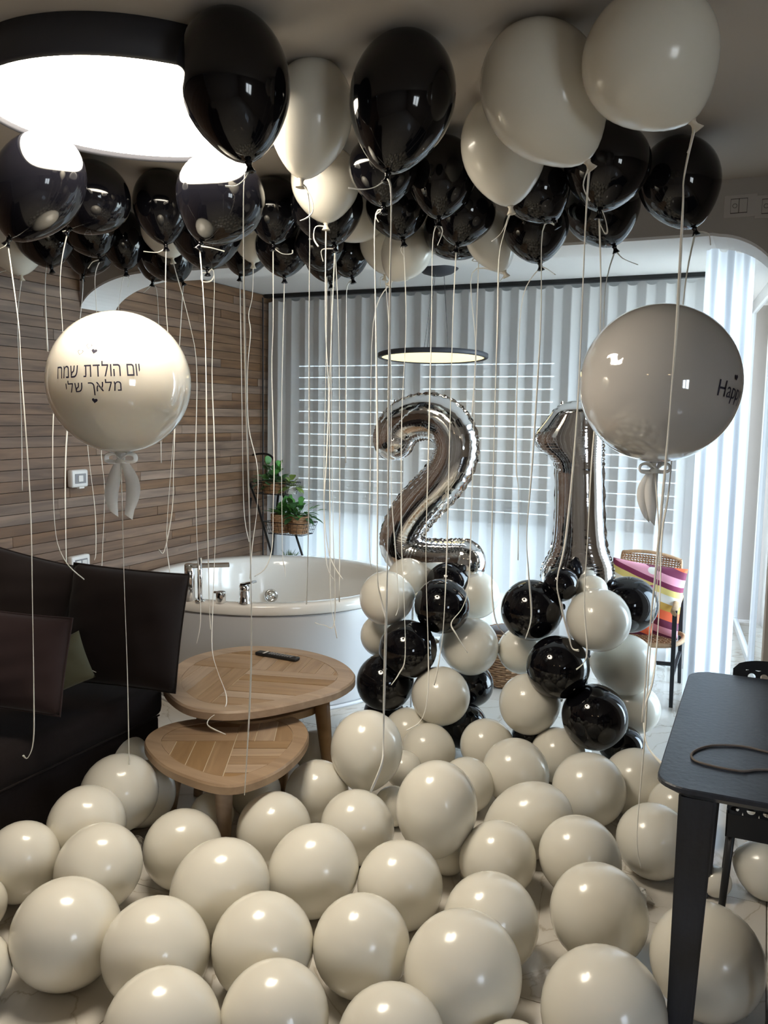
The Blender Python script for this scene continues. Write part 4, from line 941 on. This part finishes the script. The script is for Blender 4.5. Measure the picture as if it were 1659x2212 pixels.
# ---- two giant clear-and-white balloons on anchored ribbons
def giant(cx_, cy_, w_, D, ax, label, bow_px, anchor, ribpts, writing):
    c = at(cx_, cy_, D=D); r = w_ * c.dot(FWH) / (2 * F) if False else w_ / 2 / F * (c - Vector((0, 0, EYE))).dot(FW)
    e_ = empty('giant_balloon', Vector((c.x, c.y, 0.02)), label, 'balloon', None)
    b = B(); n = 40; prof = [(r * math.sin(PI * i / n) * 0.998 + 0.0002, r * math.cos(PI * i / n)) for i in range(n)] + [(0.012, -r * 1.015), (0.012, -r * 1.03)]
    lathe(b, prof[::-1], 64, (0, 0, 0)); bmesh.ops.translate(b, verts=b.verts, vec=c); add('body', b, 'clear_white' if writing else 'clear_white_shaded', e_, True)
    K = c + Vector((0, 0, -r * 1.02))
    b = B(); lathe(b, [(0.012, 0.01), (0.02, 0.0), (0.012, -0.012), (0.02, -0.03), (0.0, -0.03)], 14, K); add('neck', b, 'clear_white', e_, True)
    # tulle bow: two loops, two tails
    b = B()
    for s in (-1, 1):
        lp = catmull([K + Vector((0, 0, -0.018)), K + RT * s * 0.022 + Vector((0, 0, 0.0)), K + RT * s * 0.045 + Vector((0, 0, -0.004)), K + RT * s * 0.046 + Vector((0, 0, -0.022)), K + RT * s * 0.02 + Vector((0, 0, -0.026)), K + Vector((0, 0, -0.02))], 6)
        tube(b, lp, 0.014, 8, flat=0.3)
    add('bow', b, 'tulle', e_, True)
    for s, L in bow_px:
        b = B(); prev = None
        for q_ in range(15):
            u_ = q_ / 14; ce = K + Vector((0, 0, -0.02)) + RT * (s * (0.2 + 0.9 * math.sin(PI * u_ * 0.8))) + Vector((0, 0, -L * u_)) + FWH * 0.012 * math.sin(5 * u_); hw = 0.006 + 0.017 * math.sin(PI * min(1, u_ * 0.75 + 0.12)); tw = RT * math.cos(0.5 * u_) + FWH * math.sin(0.5 * u_)
            cur = [b.verts.new(ce - tw * hw + FWH * o_) for o_ in (-0.0005, 0.0005)] + [b.verts.new(ce + tw * hw + FWH * o_ + Vector((0, 0, -0.02 * (q_ == 14)))) for o_ in (0.0005, -0.0005)]
            if prev:
                for m_ in range(4): b.faces.new((prev[m_], prev[(m_ + 1) % 4], cur[(m_ + 1) % 4], cur[m_]))
            prev = cur
        add('bow_tail', b, 'tulle', e_, True); continue
        b = B(); tl_ = catmull([K + Vector((0, 0, -0.02)), K + RT * s * 0.6 + Vector((0, 0, -L * 0.3)), K + RT * s * 0.9 + Vector((0, 0, -L * 0.65)), K + RT * s * 0.35 + Vector((0, 0, -L))], 6); rr = [0.008 + 0.019 * math.sin(PI * min(1, (i + 2) / len(tl_))) for i in range(len(tl_))]
        tube(b, tl_, rr, 8, flat=0.12); add('bow_tail', b, 'tulle', e_, True)
    A = anchor
    ribbon([K + Vector((0, 0, -0.02))] + [at(x, y, D=K.dot(FWH) + (A.dot(FWH) - K.dot(FWH)) * s) for x, y, s in ribpts] + [A + Vector((0, 0, 0.08))], 0.0034, e_)
    return e_, c, r, K
def weight(A, label):
    t_ = empty('balloon_weight', (A.x, A.y, 0), label, 'weight', 'foil tassel weights on the floor')
    b = B(); lathe(b, [(0, 0), (0.022, 0), (0.024, 0.02), (0.015, 0.045), (0.004, 0.055), (0, 0.055)], 14, (A.x, A.y, 0)); add('weight_core', b, 'tulle', t_, True)
    for k in range(22):
        a = random.uniform(0, 2 * PI); el = random.uniform(-0.1, 1.3); d = Vector((math.cos(a) * math.cos(el), math.sin(a) * math.cos(el), math.sin(el)))
        base = Vector((A.x, A.y, 0.045)); b = B(); leaf(b, base, d, 0.055, 0.014, 0.9, 4)
        for v_ in b.verts: v_.co.z = max(v_.co.z, 0.003)
        add('tassel_strip', b, 'tulle', t_)
A1 = at(292, 1812, z=0.05); A2_ = at(1382, 1925, z=0.05)
# lettering wrapped on the balloon skin
FONTDIR = None
def text_mesh(s, size, font=None):
    cu = bpy.data.curves.new('writing', 'FONT'); cu.body = s; cu.size = size; cu.align_x = 'CENTER'
    cu.resolution_u = 3
    o = bpy.data.objects.new('tmp', cu); COL.objects.link(o)
    dg = bpy.context.evaluated_depsgraph_get(); me = bpy.data.meshes.new_from_object(o.evaluated_get(dg)); bpy.data.objects.remove(o); return me
def hebrew_mesh(s):
    """glyphs set one after the other from left to right; dalet is made of its two strokes"""
    bm = bmesh.new(); x = 0.0
    for ch in s:
        if ch == ' ': x += 0.30; continue
        n0 = len(bm.verts)
        if ch == '\u05d3':
            for (a, c_, d, e_) in ((0.32, 0.41, 0.0, 0.515), (0.01, 0.5, 0.515, 0.59)): bm.faces.new([bm.verts.new(q_) for q_ in ((a, d, 0), (c_, d, 0), (c_, e_, 0), (a, e_, 0))])
        elif ch == '\u05ea':
            for (a, c_, d, e_) in ((0.05, 0.56, 0.515, 0.59), (0.47, 0.56, 0.0, 0.515), (0.13, 0.22, 0.07, 0.515), (0.0, 0.20, 0.0, 0.07)): bm.faces.new([bm.verts.new(q_) for q_ in ((a, d, 0), (c_, d, 0), (c_, e_, 0), (a, e_, 0))])
        else: bm.from_mesh(text_mesh(ch, 1.0))
        bm.verts.ensure_lookup_table(); vv = bm.verts[n0:]; lo_ = min(v_.co.x for v_ in vv); hi_ = max(v_.co.x for v_ in vv)
        for v_ in vv: v_.co.x += x - lo_
        x += hi_ - lo_ + 0.115
    me = bpy.data.meshes.new('writing'); bm.to_mesh(me); bm.free(); return me
def wrap(me, c, r, lon, lat, tilt=0.0, sx=1.0, name='writing', parent=None, m='print_black'):
    """lon, lat (radians) of the text's centre seen from the camera side of the ball"""
    tocam = (Vector((0, 0, EYE)) - c); tocam.z = 0; tocam.normalize(); right = Vector((-tocam.y, tocam.x, 0))
    bm = bmesh.new(); bm.from_mesh(me); bmesh.ops.triangulate(bm, faces=bm.faces[:])
    for v_ in bm.verts:
        x, y = v_.co.x * sx, v_.co.y; x, y = x * math.cos(tilt) - y * math.sin(tilt), x * math.sin(tilt) + y * math.cos(tilt)
        lo, la = lon + x / (r * math.cos(lat)), lat + y / r
        d = tocam * math.cos(lo) * math.cos(la) + right * math.sin(lo) * math.cos(la) + Vector((0, 0, math.sin(la)))
        v_.co = c + d * (r * 1.0035 + 0.0006)
    return add(name, bm, m, parent)
def heart(size, outline=False):
    me = bpy.data.meshes.new('heart'); bm = bmesh.new(); n = 28; P_ = []
    for i in range(n):
        a = 2 * PI * i / n; P_.append((size * 16 * math.sin(a) ** 3 / 32, size * (13 * math.cos(a) - 5 * math.cos(2 * a) - 2 * math.cos(3 * a) - math.cos(4 * a)) / 32))
    o_ = [bm.verts.new((x, y, 0)) for x, y in P_]
    if outline:
        i_ = [bm.verts.new((x * 0.84, y * 0.84, 0)) for x, y in P_]
        for k in range(n): bm.faces.new((o_[k], o_[(k + 1) % n], i_[(k + 1) % n], i_[k]))
    else:
        c_ = bm.verts.new((0, 0, 0))
        for k in range(n): bm.faces.new((o_[k], o_[(k + 1) % n], c_))
    bm.to_mesh(me); bm.free(); return me
e1, gc, gr, gK = giant(258, 826, 303, 2.84, None, 'giant round white balloon with black Hebrew birthday writing and a tulle bow', [(-0.03, 0.17), (0.035, 0.18)], A1, [(268, 1250, 0.3), (275, 1450, 0.6), (279, 1650, 0.85), (282, 1770, 0.97)], True)
def sph(px, py, c, r):
    """where on the ball the sight line lands, as lon, lat"""
    o_ = Vector((0, 0, EYE)); d = ray(px, py).normalized(); oc = o_ - c; bq = oc.dot(d); dq = max(0, bq * bq - oc.length_squared + r * r); p_ = (o_ + d * (-bq - math.sqrt(dq)) - c) / r
    tocam = (o_ - c); tocam.z = 0; tocam.normalize(); right = Vector((-tocam.y, tocam.x, 0)); return math.atan2(p_.dot(right), p_.dot(tocam)), math.asin(max(-1, min(1, p_.z)))
mpp = (gc - Vector((0, 0, EYE))).dot(FW) / F
for s, (px, py), hpx, wpx in (('\u05d7\u05de\u05e9 \u05ea\u05d3\u05dc\u05d5\u05d4 \u05dd\u05d5\u05d9', (204, 797), 23, 176), ('\u05d9\u05dc\u05e9 \u05da\u05d0\u05dc\u05de', (198, 837), 23, 116)):
    me = hebrew_mesh(s); xs_ = [v_.co.x for v_ in me.vertices] or [0, 1]; ys_ = [v_.co.y for v_ in me.vertices] or [0, 1]
    mx_, my_ = (max(xs_) + min(xs_)) / 2, (max(ys_) + min(ys_)) / 2; kx_ = wpx * mpp / max(1e-4, max(xs_) - min(xs_)); ky_ = hpx * 1.35 * mpp / max(1e-4, max(ys_) - min(ys_))
    for v_ in me.vertices: v_.co.x = (v_.co.x - mx_) * kx_; v_.co.y = (v_.co.y - my_) * ky_
    lo, la = sph(px, py, gc, gr); wrap(me, gc, gr, lo, la, 0.05, parent=e1)
for (px, py, s, ol) in ((204, 759, 0.0175, False), (193, 748, 0.0185, True), (174, 761, 0.0185, True), (205, 865, 0.0175, False)):
    lo, la = sph(px, py, gc, gr); wrap(heart(s, ol), gc, gr, lo, la, -0.15, name='heart', parent=e1)
weight(A1, 'white tassel weight on the floor near the smaller coffee table')
e2, hc, hr, hK = giant(1424, 829, 339, 2.74, None, 'giant round shade-toned white balloon at the right with a tulle bow, English writing at its edge', [(-0.03, 0.15), (-0.006, 0.16)], A2_, [(1424, 1200, 0.3), (1405, 1400, 0.5), (1392, 1600, 0.75), (1376, 1800, 0.95)], False)
me = text_mesh('Happy', 1.0); xs_ = [v_.co.x for v_ in me.vertices]; ys_ = [v_.co.y for v_ in me.vertices]; mpp = (hc - Vector((0, 0, EYE))).dot(FW) / F
kk = 118 * mpp / (max(xs_) - min(xs_)); x_0 = min(xs_); my_ = (max(ys_) + min(ys_)) / 2
for v_ in me.vertices: v_.co.x = (v_.co.x - x_0) * kk * 0.8; v_.co.y = (v_.co.y - my_) * kk
lo, la = sph(1551, 842, hc, hr); wrap(me, hc, hr, lo, la, -0.12, parent=e2)
lo, la = sph(1590, 815, hc, hr); wrap(heart(0.02), hc, hr, lo, la, 0, name='heart', parent=e2)
weight(A2_, 'white tassel weight on the floor left of the black table')

# ---- balloons lying on the floor: (cx, cy, w, h, knot direction in the picture in degrees or None, label, lift)
FLOOR = [
 (258,1712,172,164,None,'white floor balloon close against the sofa front, nearer one',0),
 (245,1650,150,155,None,'white floor balloon in the corner of sofa and small table, farther back',0.08),
 (306,1725,140,158,100,'white floor balloon behind the left leg of the small table',0.08),
 (180,1790,172,165,130,'white floor balloon left of the tassel weight, below the sofa balloon',0),
 (3,1780,105,115,None,'white floor balloon at the left edge below the sofa corner',0),
 (43,1873,160,200,100,'tall white floor balloon at the left edge',0),
 (205,1884,205,180,130,'white floor balloon with the tassel weight behind its right shoulder',0),
 (395,1836,168,172,None,'white floor balloon in front of the small table, left of its front leg',0),
 (468,1932,205,235,125,'egg-shaped white floor balloon leaning left in front of the small table',0),
 (143,2018,242,228,None,'large white floor balloon at lower left with bare floor below it',0),
 (336,2058,232,224,None,'large white floor balloon, lower left, second from the bare floor patch',0),
 (568,2046,220,236,None,'large white floor balloon at lower centre-left, below the leaning egg',0),
 (781,2058,210,248,90,'tall white floor balloon at lower centre',0),
 (671,1892,190,214,120,'white floor balloon in front of the leaning one below the small table rim',0),
 (592,1795,162,172,None,'white floor balloon right of the small table front leg',0),
 (771,1788,166,156,None,'white floor balloon below the big upright one at the table end',0),
 (791,1629,156,178,95,'large upright white balloon beside the larger coffee table',-0.35),
 (685,1712,135,145,None,'white floor balloon right of the rear leg of the small table',0),
 (683,1624,92,100,None,'small white floor balloon between the two coffee tables',0),
 (350,2228,270,250,None,'white floor balloon cut by the bottom edge at left',0),
 (594,2200,230,232,None,'white floor balloon cut by the bottom edge at centre-left',0),
 (864,1914,204,185,None,'wide white floor balloon at the middle of the floor',0),
 (942,1756,176,214,95,'tallest upright white balloon standing on the others at the middle',-0.22),
 (968,1850,95,80,None,'white floor balloon peeking out under the tallest upright one',0),
 (925,1622,122,115,None,'white floor balloon in front of the left balloon column',0),
 (1008,1697,118,140,None,'white floor balloon half behind the tallest upright one, to its right',0),
 (1052,1612,130,115,None,'white floor balloon between the feet of the two columns',0),
 (1120,1674,150,142,45,'white floor balloon before the gap between the columns, nearer',0),
 (1205,1632,122,118,None,'white floor balloon at the foot of the right column, left of its black base',0),
 (1135,1778,205,158,150,'broad white floor balloon right of the tallest upright one',0),
 (1272,1717,157,166,90,'upright white floor balloon below the right column black ball',0),
 (1375,1692,150,145,None,'bluish white floor balloon at the foot of the right column, right side',0),
 (1412,1818,158,180,None,'white floor balloon left of the black table leg',0),
 (1076,1857,172,160,None,'white floor balloon in the middle right, left of a wider one',0),
 (1258,1862,192,170,60,'wide white floor balloon in the middle right',0),
 (1060,1994,216,205,None,'large white floor balloon with a small grey smudge, lower right of centre',0),
 (1297,1988,206,228,75,'tall egg-shaped white floor balloon left of the second tassel weight',0),
 (1008,2115,255,262,60,'very large white floor balloon at the lower right centre',0),
 (1303,2190,275,268,None,'very large white floor balloon cut by the bottom edge, left of the table leg',0),
 (845,2255,258,236,None,'white floor balloon cut by the bottom edge at the centre',0),
 (1527,2078,238,240,None,'beige-looking balloon in shade under the black table',0),
 (1650,1880,132,128,200,'white balloon far under the black table at the right edge',0),
 (1462,1745,120,140,None,'white balloon just behind the black table leg',0),
 (882,1585,112,110,None,'white balloon tucked in behind the foot of the left column',0),
 (872,1662,80,85,None,'small white floor balloon between the upright one and the column foot',0),
 (850,1742,85,100,None,'white floor balloon between the two upright ones, deep in shade',0),
 (-48,1955,120,130,None,'white floor balloon barely showing at the left edge, upper',0),
 (-62,2100,170,165,None,'white floor balloon barely showing at the left edge, lower',0),
 (552,1712,110,112,None,'white floor balloon seen under the small table, right of centre',0),
 (458,1760,95,105,None,'white floor balloon seen under the small table behind its front leg',0),
 (1110,2300,215,160,None,'white floor balloon whose crown just enters at the bottom edge',0),
 (1546,1905,60,84,None,'small white balloon on the floor beside the far table leg',0),
]
FB = []; FI = []; FT = []
for i, (cx_, cy_, w_, h_, ang, lab, lift) in enumerate(FLOOR + FLOOR):
    if i == len(FLOOR): FT = relax(FI, 0.955, 40, 0.90)
    v = ray(cx_, cy_); d_ = min(w_, h_)
    if w_ < h_ * 0.75 or h_ < w_ * 0.75: d_ = (w_ + h_) / 2 * 0.9
    k = d_ / 2 / F
    tt = EYE / (-v.z + k * 0.98)
    tt *= 1 + (lift * 0.25)
    if lift == 0.08 and i >= len(FLOOR): FT.pop(0); tt *= 0.985
    elif FT: tt = FT.pop(0)
    elif len(FI) < len(FLOOR): FI.append([cx_, cy_, d_ / (2 * F), tt]); continue
    c = at(cx_, cy_, t=tt); r = d_ * tt / (2 * F)
    st = 1.0
    if ang is None:
        q_ = random.uniform(-0.7, 0.7); ax = (Vector((FWH.x, FWH.y, 0)) * 0.6 + Vector((math.cos(_y), math.sin(_y), 0)) * q_ + Vector((0, 0, -0.8 if lift == 0 else -0.9))).normalized()
    else:
        a = math.radians(ang); ax = (RT * math.cos(a) + DN * math.sin(a) + FWH * 0.25).normalized(); st = max(w_, h_) / min(w_, h_) * 0.90
        st = max(0.9, min(1.15, st)); c = c - (RT * math.cos(a) + DN * math.sin(a)) * 0.15 * r
    # keep the neck above the floor
    FB.append([c, ax, r, lab, st, cx_, cy_])
# settle: nobody below the floor
for f_ in FB:
    c, ax, r, lab, st, cx_, cy_ = f_
    if c.z < r * 1.0: c.z = r * 1.0
    kz = c.z + ax.z * KK * r * st
    if kz < 0.03:
        az = -(c.z - 0.03) / (KK * r * st); hor = Vector((ax.x, ax.y, 0)); hor = hor.normalized() if hor.length > 1e-3 else Vector((FWH.x, FWH.y, 0)); ax = (hor * math.sqrt(max(0, 1 - az * az)) + Vector((0, 0, az))).normalized()
    put_balloon(c, ax, r, 'w', lab, 'white balloons covering the floor', st)

# ---- two columns of balloons carrying the numbers
COLUMN = [
 ('A', 838,1292,124,115,'w',4.10,'white balloon at the upper left of the left column'), ('A', 955,1309,124,117,'k',4.0,'black balloon at the top front of the left column'),
 ('A', 1025,1285,98,104,'w',4.38,'white balloon at the upper right back of the left column'), ('A', 968,1258,116,92,'k',4.35,'black balloon directly under the foot of the silver 2'),
 ('A', 884,1252,100,92,'w',4.40,'white balloon tucked behind the foot of the silver 2'), ('A', 826,1372,96,92,'w',4.30,'white balloon at the left of the left column, second row'),
 ('A', 881,1402,124,126,'k',4.0,'black balloon in the second row front of the left column'), ('A', 1012,1396,138,122,'w',4.10,'broad white balloon at the right of the left column, second row'),
 ('A', 832,1473,128,122,'k',4.10,'black balloon at the left of the left column, third row, beside the coffee table'), ('A', 1016,1478,98,98,'k',4.26,'black balloon at the right of the left column behind the front white one'),
 ('A', 952,1503,124,126,'w',3.95,'white balloon at the lowest front of the left column'), ('A', 830,1540,98,84,'k',4.25,'black balloon at the bottom left of the left column'),
 ('A', 1000,1568,118,98,'k',4.08,'black balloon at the bottom right of the left column'),
 ('B', 1152,1318,146,130,'k',3.90,'broad black balloon at the upper left of the right column'), ('B', 1293,1339,140,134,'w',3.75,'white balloon at the top front of the right column'),
 ('B', 1357,1306,112,122,'k',4.05,'black balloon at the upper right of the right column beside the wicker armchair'), ('B', 1214,1262,88,74,'k',3.86,'black balloon between the feet of the silver 1'),
 ('B', 1276,1278,84,70,'w',3.90,'grey-white balloon behind the right foot of the silver 1'), ('B', 1128,1405,100,102,'w',4.12,'white balloon at the left of the right column, second row'),
 ('B', 1205,1441,138,133,'k',3.75,'black balloon in the second row front of the right column'), ('B', 1346,1436,144,130,'w',3.95,'broad white balloon at the right of the right column, second row'),
 ('B', 1147,1521,144,128,'w',3.85,'broad white balloon at the left of the right column, third row'), ('B', 1285,1549,142,138,'k',3.70,'black balloon at the lowest front of the right column'),
 ('B', 1368,1530,110,108,'w',4.0,'white balloon at the lower right of the right column'), ('B', 1342,1614,128,92,'k',3.82,'black balloon at the bottom right of the right column'),
 ('B', 1150,1592,112,84,'k',3.95,'black balloon at the bottom left of the right column'),
]
for g, cx_, cy_, w_, h_, col, tt, lab in COLUMN:
    c = at(cx_, cy_, t=tt); d_ = (w_ + h_) / 2; r = h_ * tt / (2 * F) * (1.02 if w_ > h_ else 1.0); cen = Vector((-1.66, 4.12, c.z)) if g == 'A' else Vector((-0.80, 4.02, c.z))
    ax = cen - c; ax.z = 0; ax = ax.normalized() if ax.length > 0.01 else Vector((0, 1, 0))
    if w_ > h_ * 1.07:
        s = 1 if ax.dot(RT) > 0 else -1; ax = (RT * s + FWH * 0.5); ax.z = 0; ax.normalize(); c = c - RT * s * 0.08 * r
    if r > c.z: c.z = r
    put_balloon(c, ax, r, col, lab, 'balloons of the two columns under the numbers', 1.0 if w_ <= h_ * 1.07 else 0.92)
for (x, y, lab) in ((-1.66, 4.12, 'slim pole and foot inside the left balloon column'), (-0.80, 4.02, 'slim pole and foot inside the right balloon column')):
    t = empty('balloon_stand', (x, y, 0), lab, 'stand'); b = B(); tube(b, [Vector((x, y, 0.02)), Vector((x, y, 0.80))], 0.008, 8); add('pole', b, 'white_plastic', t, True)
    b = B(); lathe(b, [(0, 0), (0.12, 0), (0.11, 0.02), (0, 0.025)], 24, (x, y, 0)); add('base', b, 'white_plastic', t, True)

# ---- silver foil numbers
YN = 4.12
def foil_sweep(b, path, half, depth, pleat):
    """tube with lens cross-section in the XZ plane; pleats where the path bends"""
    n = len(path); seg = 30; rings = []
    for i, p in enumerate(path):
        a = path[max(0, i - 1)]; c = path[min(n - 1, i + 1)]; d = (c - a).normalized(); s = Vector((-d.z, 0, d.x))
        h = half[i]; dep = depth[i]; ring = []
        for k in range(seg):
            th = 2 * PI * k / seg; cx_ = math.cos(th); sy = math.sin(th)
            edge = abs(cx_) ** 3
            inn = max(0, cx_ * pleat[i]) ; f1 = 1 + 0.03 * edge * math.sin(i * 2.1); f2 = 1 + (0.20 * inn ** 1.3 + 0.03 * edge) * (1 if i % 2 else -1)
            ring.append(b.verts.new(p + s * h * cx_ * f1 + Vector((0, 1, 0)) * dep * (abs(sy) ** 0.85) * (1 if sy > 0 else -1) * f2))
        rings.append(ring)
    for A, C in zip(rings, rings[1:]):
        for k in range(seg): b.faces.new((A[k], A[(k + 1) % seg], C[(k + 1) % seg], C[k]))
    b.faces.new(rings[0][::-1]); b.faces.new(rings[-1])
def seam(b, pts, wd, out):
    """thin crimped flange that follows the welded edge"""
    pass
px2 = [(851,948),(858,930),(876,912),(905,901),(938,901),(966,916),(983,944),(985,978),(972,1015),(944,1052),(910,1087),(884,1120),(868,1154),(867,1180),(884,1201),(915,1211),(955,1214),(985,1214),(1003,1214)]
path = catmull([at(x, y, Y=YN) for x, y in px2], 9)
mp2 = (path[0] - Vector((0, 0, EYE))).dot(FW) / F; h = 46.5 * mp2
capn = 9; e0 = (at(856, 975, Y=YN) - path[0]).normalized(); e1_ = (path[-1] - path[-4]).normalized()
pre = [path[0] + e0 * h * math.sin(k / capn * PI / 2) for k in range(capn, 0, -1)]; post = [path[-1] + e1_ * h * math.sin(k / capn * PI / 2) for k in range(1, capn + 1)]
rad = [math.cos(k / capn * PI / 2) for k in range(capn, 0, -1)] + [1.0] * len(path) + [math.cos(k / capn * PI / 2) for k in range(1, capn + 1)]
path = pre + path + post; n = len(path); half = [max(0.03, q_) * h for q_ in rad]; dep = [q_ * 0.88 for q_ in half]; ple = []
for i in range(n):
    a, c, m_ = path[max(0, i - 6)], path[min(n - 1, i + 6)], path[i]; v1, v2 = (m_ - a), (c - m_)
    k = (v1.x * v2.z - v1.z * v2.x) / max(1e-6, v1.length * v2.length) if capn < i < n - capn else 0
    ple.append(max(-1, min(1, k * 2.5)))
t2 = empty('foil_number', Vector((-1.62, YN, 0.80)), 'silver foil balloon shaped like the number 2 on the left column', 'balloon', 'silver foil number balloons')
# soft caps: pull the last rings out along the path so the ends are round
d0 = (path[0] - path[3]).normalized(); d1 = (path[-1] - path[-4]).normalized()
b = B(); foil_sweep(b, path, half, dep, ple)
add('foil_body', b, 'foil', t2, True)
b = B()
for side in (1, -1):
    prev = None
    for i in range(2, n - 2):
        a = path[i - 1]; c = path[i + 1]; d = (c - a).normalized(); s = Vector((-d.z, 0, d.x)) * side
        wv = 0.010 + 0.003 * math.sin(i * 1.9); p0 = path[i] + s * (half[i] * 0.985); p1 = path[i] + s * (half[i] + wv) + Vector((0, 0.003 * math.sin(i * 2.6), 0))
        cur = (b.verts.new(p0), b.verts.new(p1))
        if prev: b.faces.new((prev[0], prev[1], cur[1], cur[0]))
        prev = cur
add('seam_flange', b, 'foil', t2)
for (x, y) in ((852, 868), (966, 861)):
    p_ = at(x, y, Y=YN); b = B(); tube(b, [p_ + Vector((0, 0, -0.01)), p_ + Vector((0, 0, 0.012))], [0.010, 0.006], 8, flat=0.3); add('hanging_tab', b, 'foil', t2)
# number 1 row by row
rows = [(866,1238,1262),(874,1212,1292),(885,1199,1300),(900,1187,1303),(915,1176,1303),(930,1163,1303),(943,1155,1303),(955,1156,1303),(968,1165,1303),(978,1178,1303),(988,1190,1303),(998,1198,1303),(1012,1201,1303),(1060,1201,1304),(1110,1200,1305),(1150,1198,1307),(1178,1194,1310),(1195,1187,1314),(1208,1180,1319),(1220,1173,1323),(1235,1170,1325),(1250,1170,1326),(1262,1174,1325),(1272,1184,1320)]
t1 = empty('foil_number', Vector((-0.82, YN, 0.80)), 'silver foil balloon shaped like the number 1 on the right column', 'balloon', 'silver foil number balloons')
YO = 4.08
rp_ = []
for (r0, r1) in zip(rows, rows[1:]):
    for k in range(4): u_ = k / 4; rp_.append([r0[q_] * (1 - u_) + r1[q_] * u_ for q_ in range(3)])
rp_.append(list(rows[-1]))
for _ in range(2):
    for q_ in (1, 2):
        vv = [r_[q_] for r_ in rp_]
        for i in range(1, len(rp_) - 1): rp_[i][q_] = (vv[i - 1] + 2 * vv[i] + vv[i + 1]) / 4
b = B(); rings = []; seg = 40; NR = len(rp_); flL = []; flR = []
for i, (y_, xl_, xr_) in enumerate(rp_):
    L_, R_2 = at(xl_, y_, Y=YO), at(xr_, y_, Y=YO); cen = (L_ + R_2) / 2; hw = (R_2 - L_).length / 2
    e_ = min(1, (i + 0.5) / 8, (NR - i - 0.5) / 6); dpt = min(hw, 0.115) * 0.92 * math.sqrt(1 - (1 - e_) ** 2 * 0.9)
    st_ = Vector((R_2.x - L_.x, 0, R_2.z - L_.z)).normalized()
    beak = max(0, 1 - abs(y_ - 980) / 60) + max(0, 1 - abs(y_ - 1200) / 50); ring = []
    for k in range(seg):
        th = 2 * PI * k / seg; cx_, sy = math.cos(th), math.sin(th)
        # stem stays fat, the spread parts are flatter: depth measured from the stem axis
        xw = cen + st_ * hw * cx_ ; edge = abs(cx_) ** 2
        fl = 1 + 0.14 * min(1, beak) * edge * (1 if i % 2 else -1)
        ring.append(b.verts.new(xw + Vector((0, 1, 0)) * dpt * abs(sy) ** 0.8 * (1 if sy > 0 else -1) * fl))
    rings.append(ring); flL.append((L_, -st_)); flR.append((R_2, st_))
for A, C in zip(rings, rings[1:]):
    for k in range(seg): b.faces.new((A[k], A[(k + 1) % seg], C[(k + 1) % seg], C[k]))
b.faces.new(rings[0][::-1]); b.faces.new(rings[-1]); add('foil_body', b, 'foil', t1, True)
b = B()
for fl in (flL, flR):
    prev = None
    for i, (p_, s) in enumerate(fl):
        cur = (b.verts.new(p_ - s * 0.004), b.verts.new(p_ + s * (0.007 + 0.003 * math.sin(i * 1.7)) + Vector((0, 0.003 * math.sin(i * 2.3), 0))))
        if prev: b.faces.new((prev[0], prev[1], cur[1], cur[0]))
        prev = cur
add('seam_flange', b, 'foil', t1)
p_ = at(1214, 872, Y=YO); b = B(); tube(b, [p_ + Vector((0, 0, -0.01)), p_ + Vector((0, 0, 0.012))], [0.012, 0.006], 8, flat=0.3); add('hanging_tab', b, 'foil', t1)
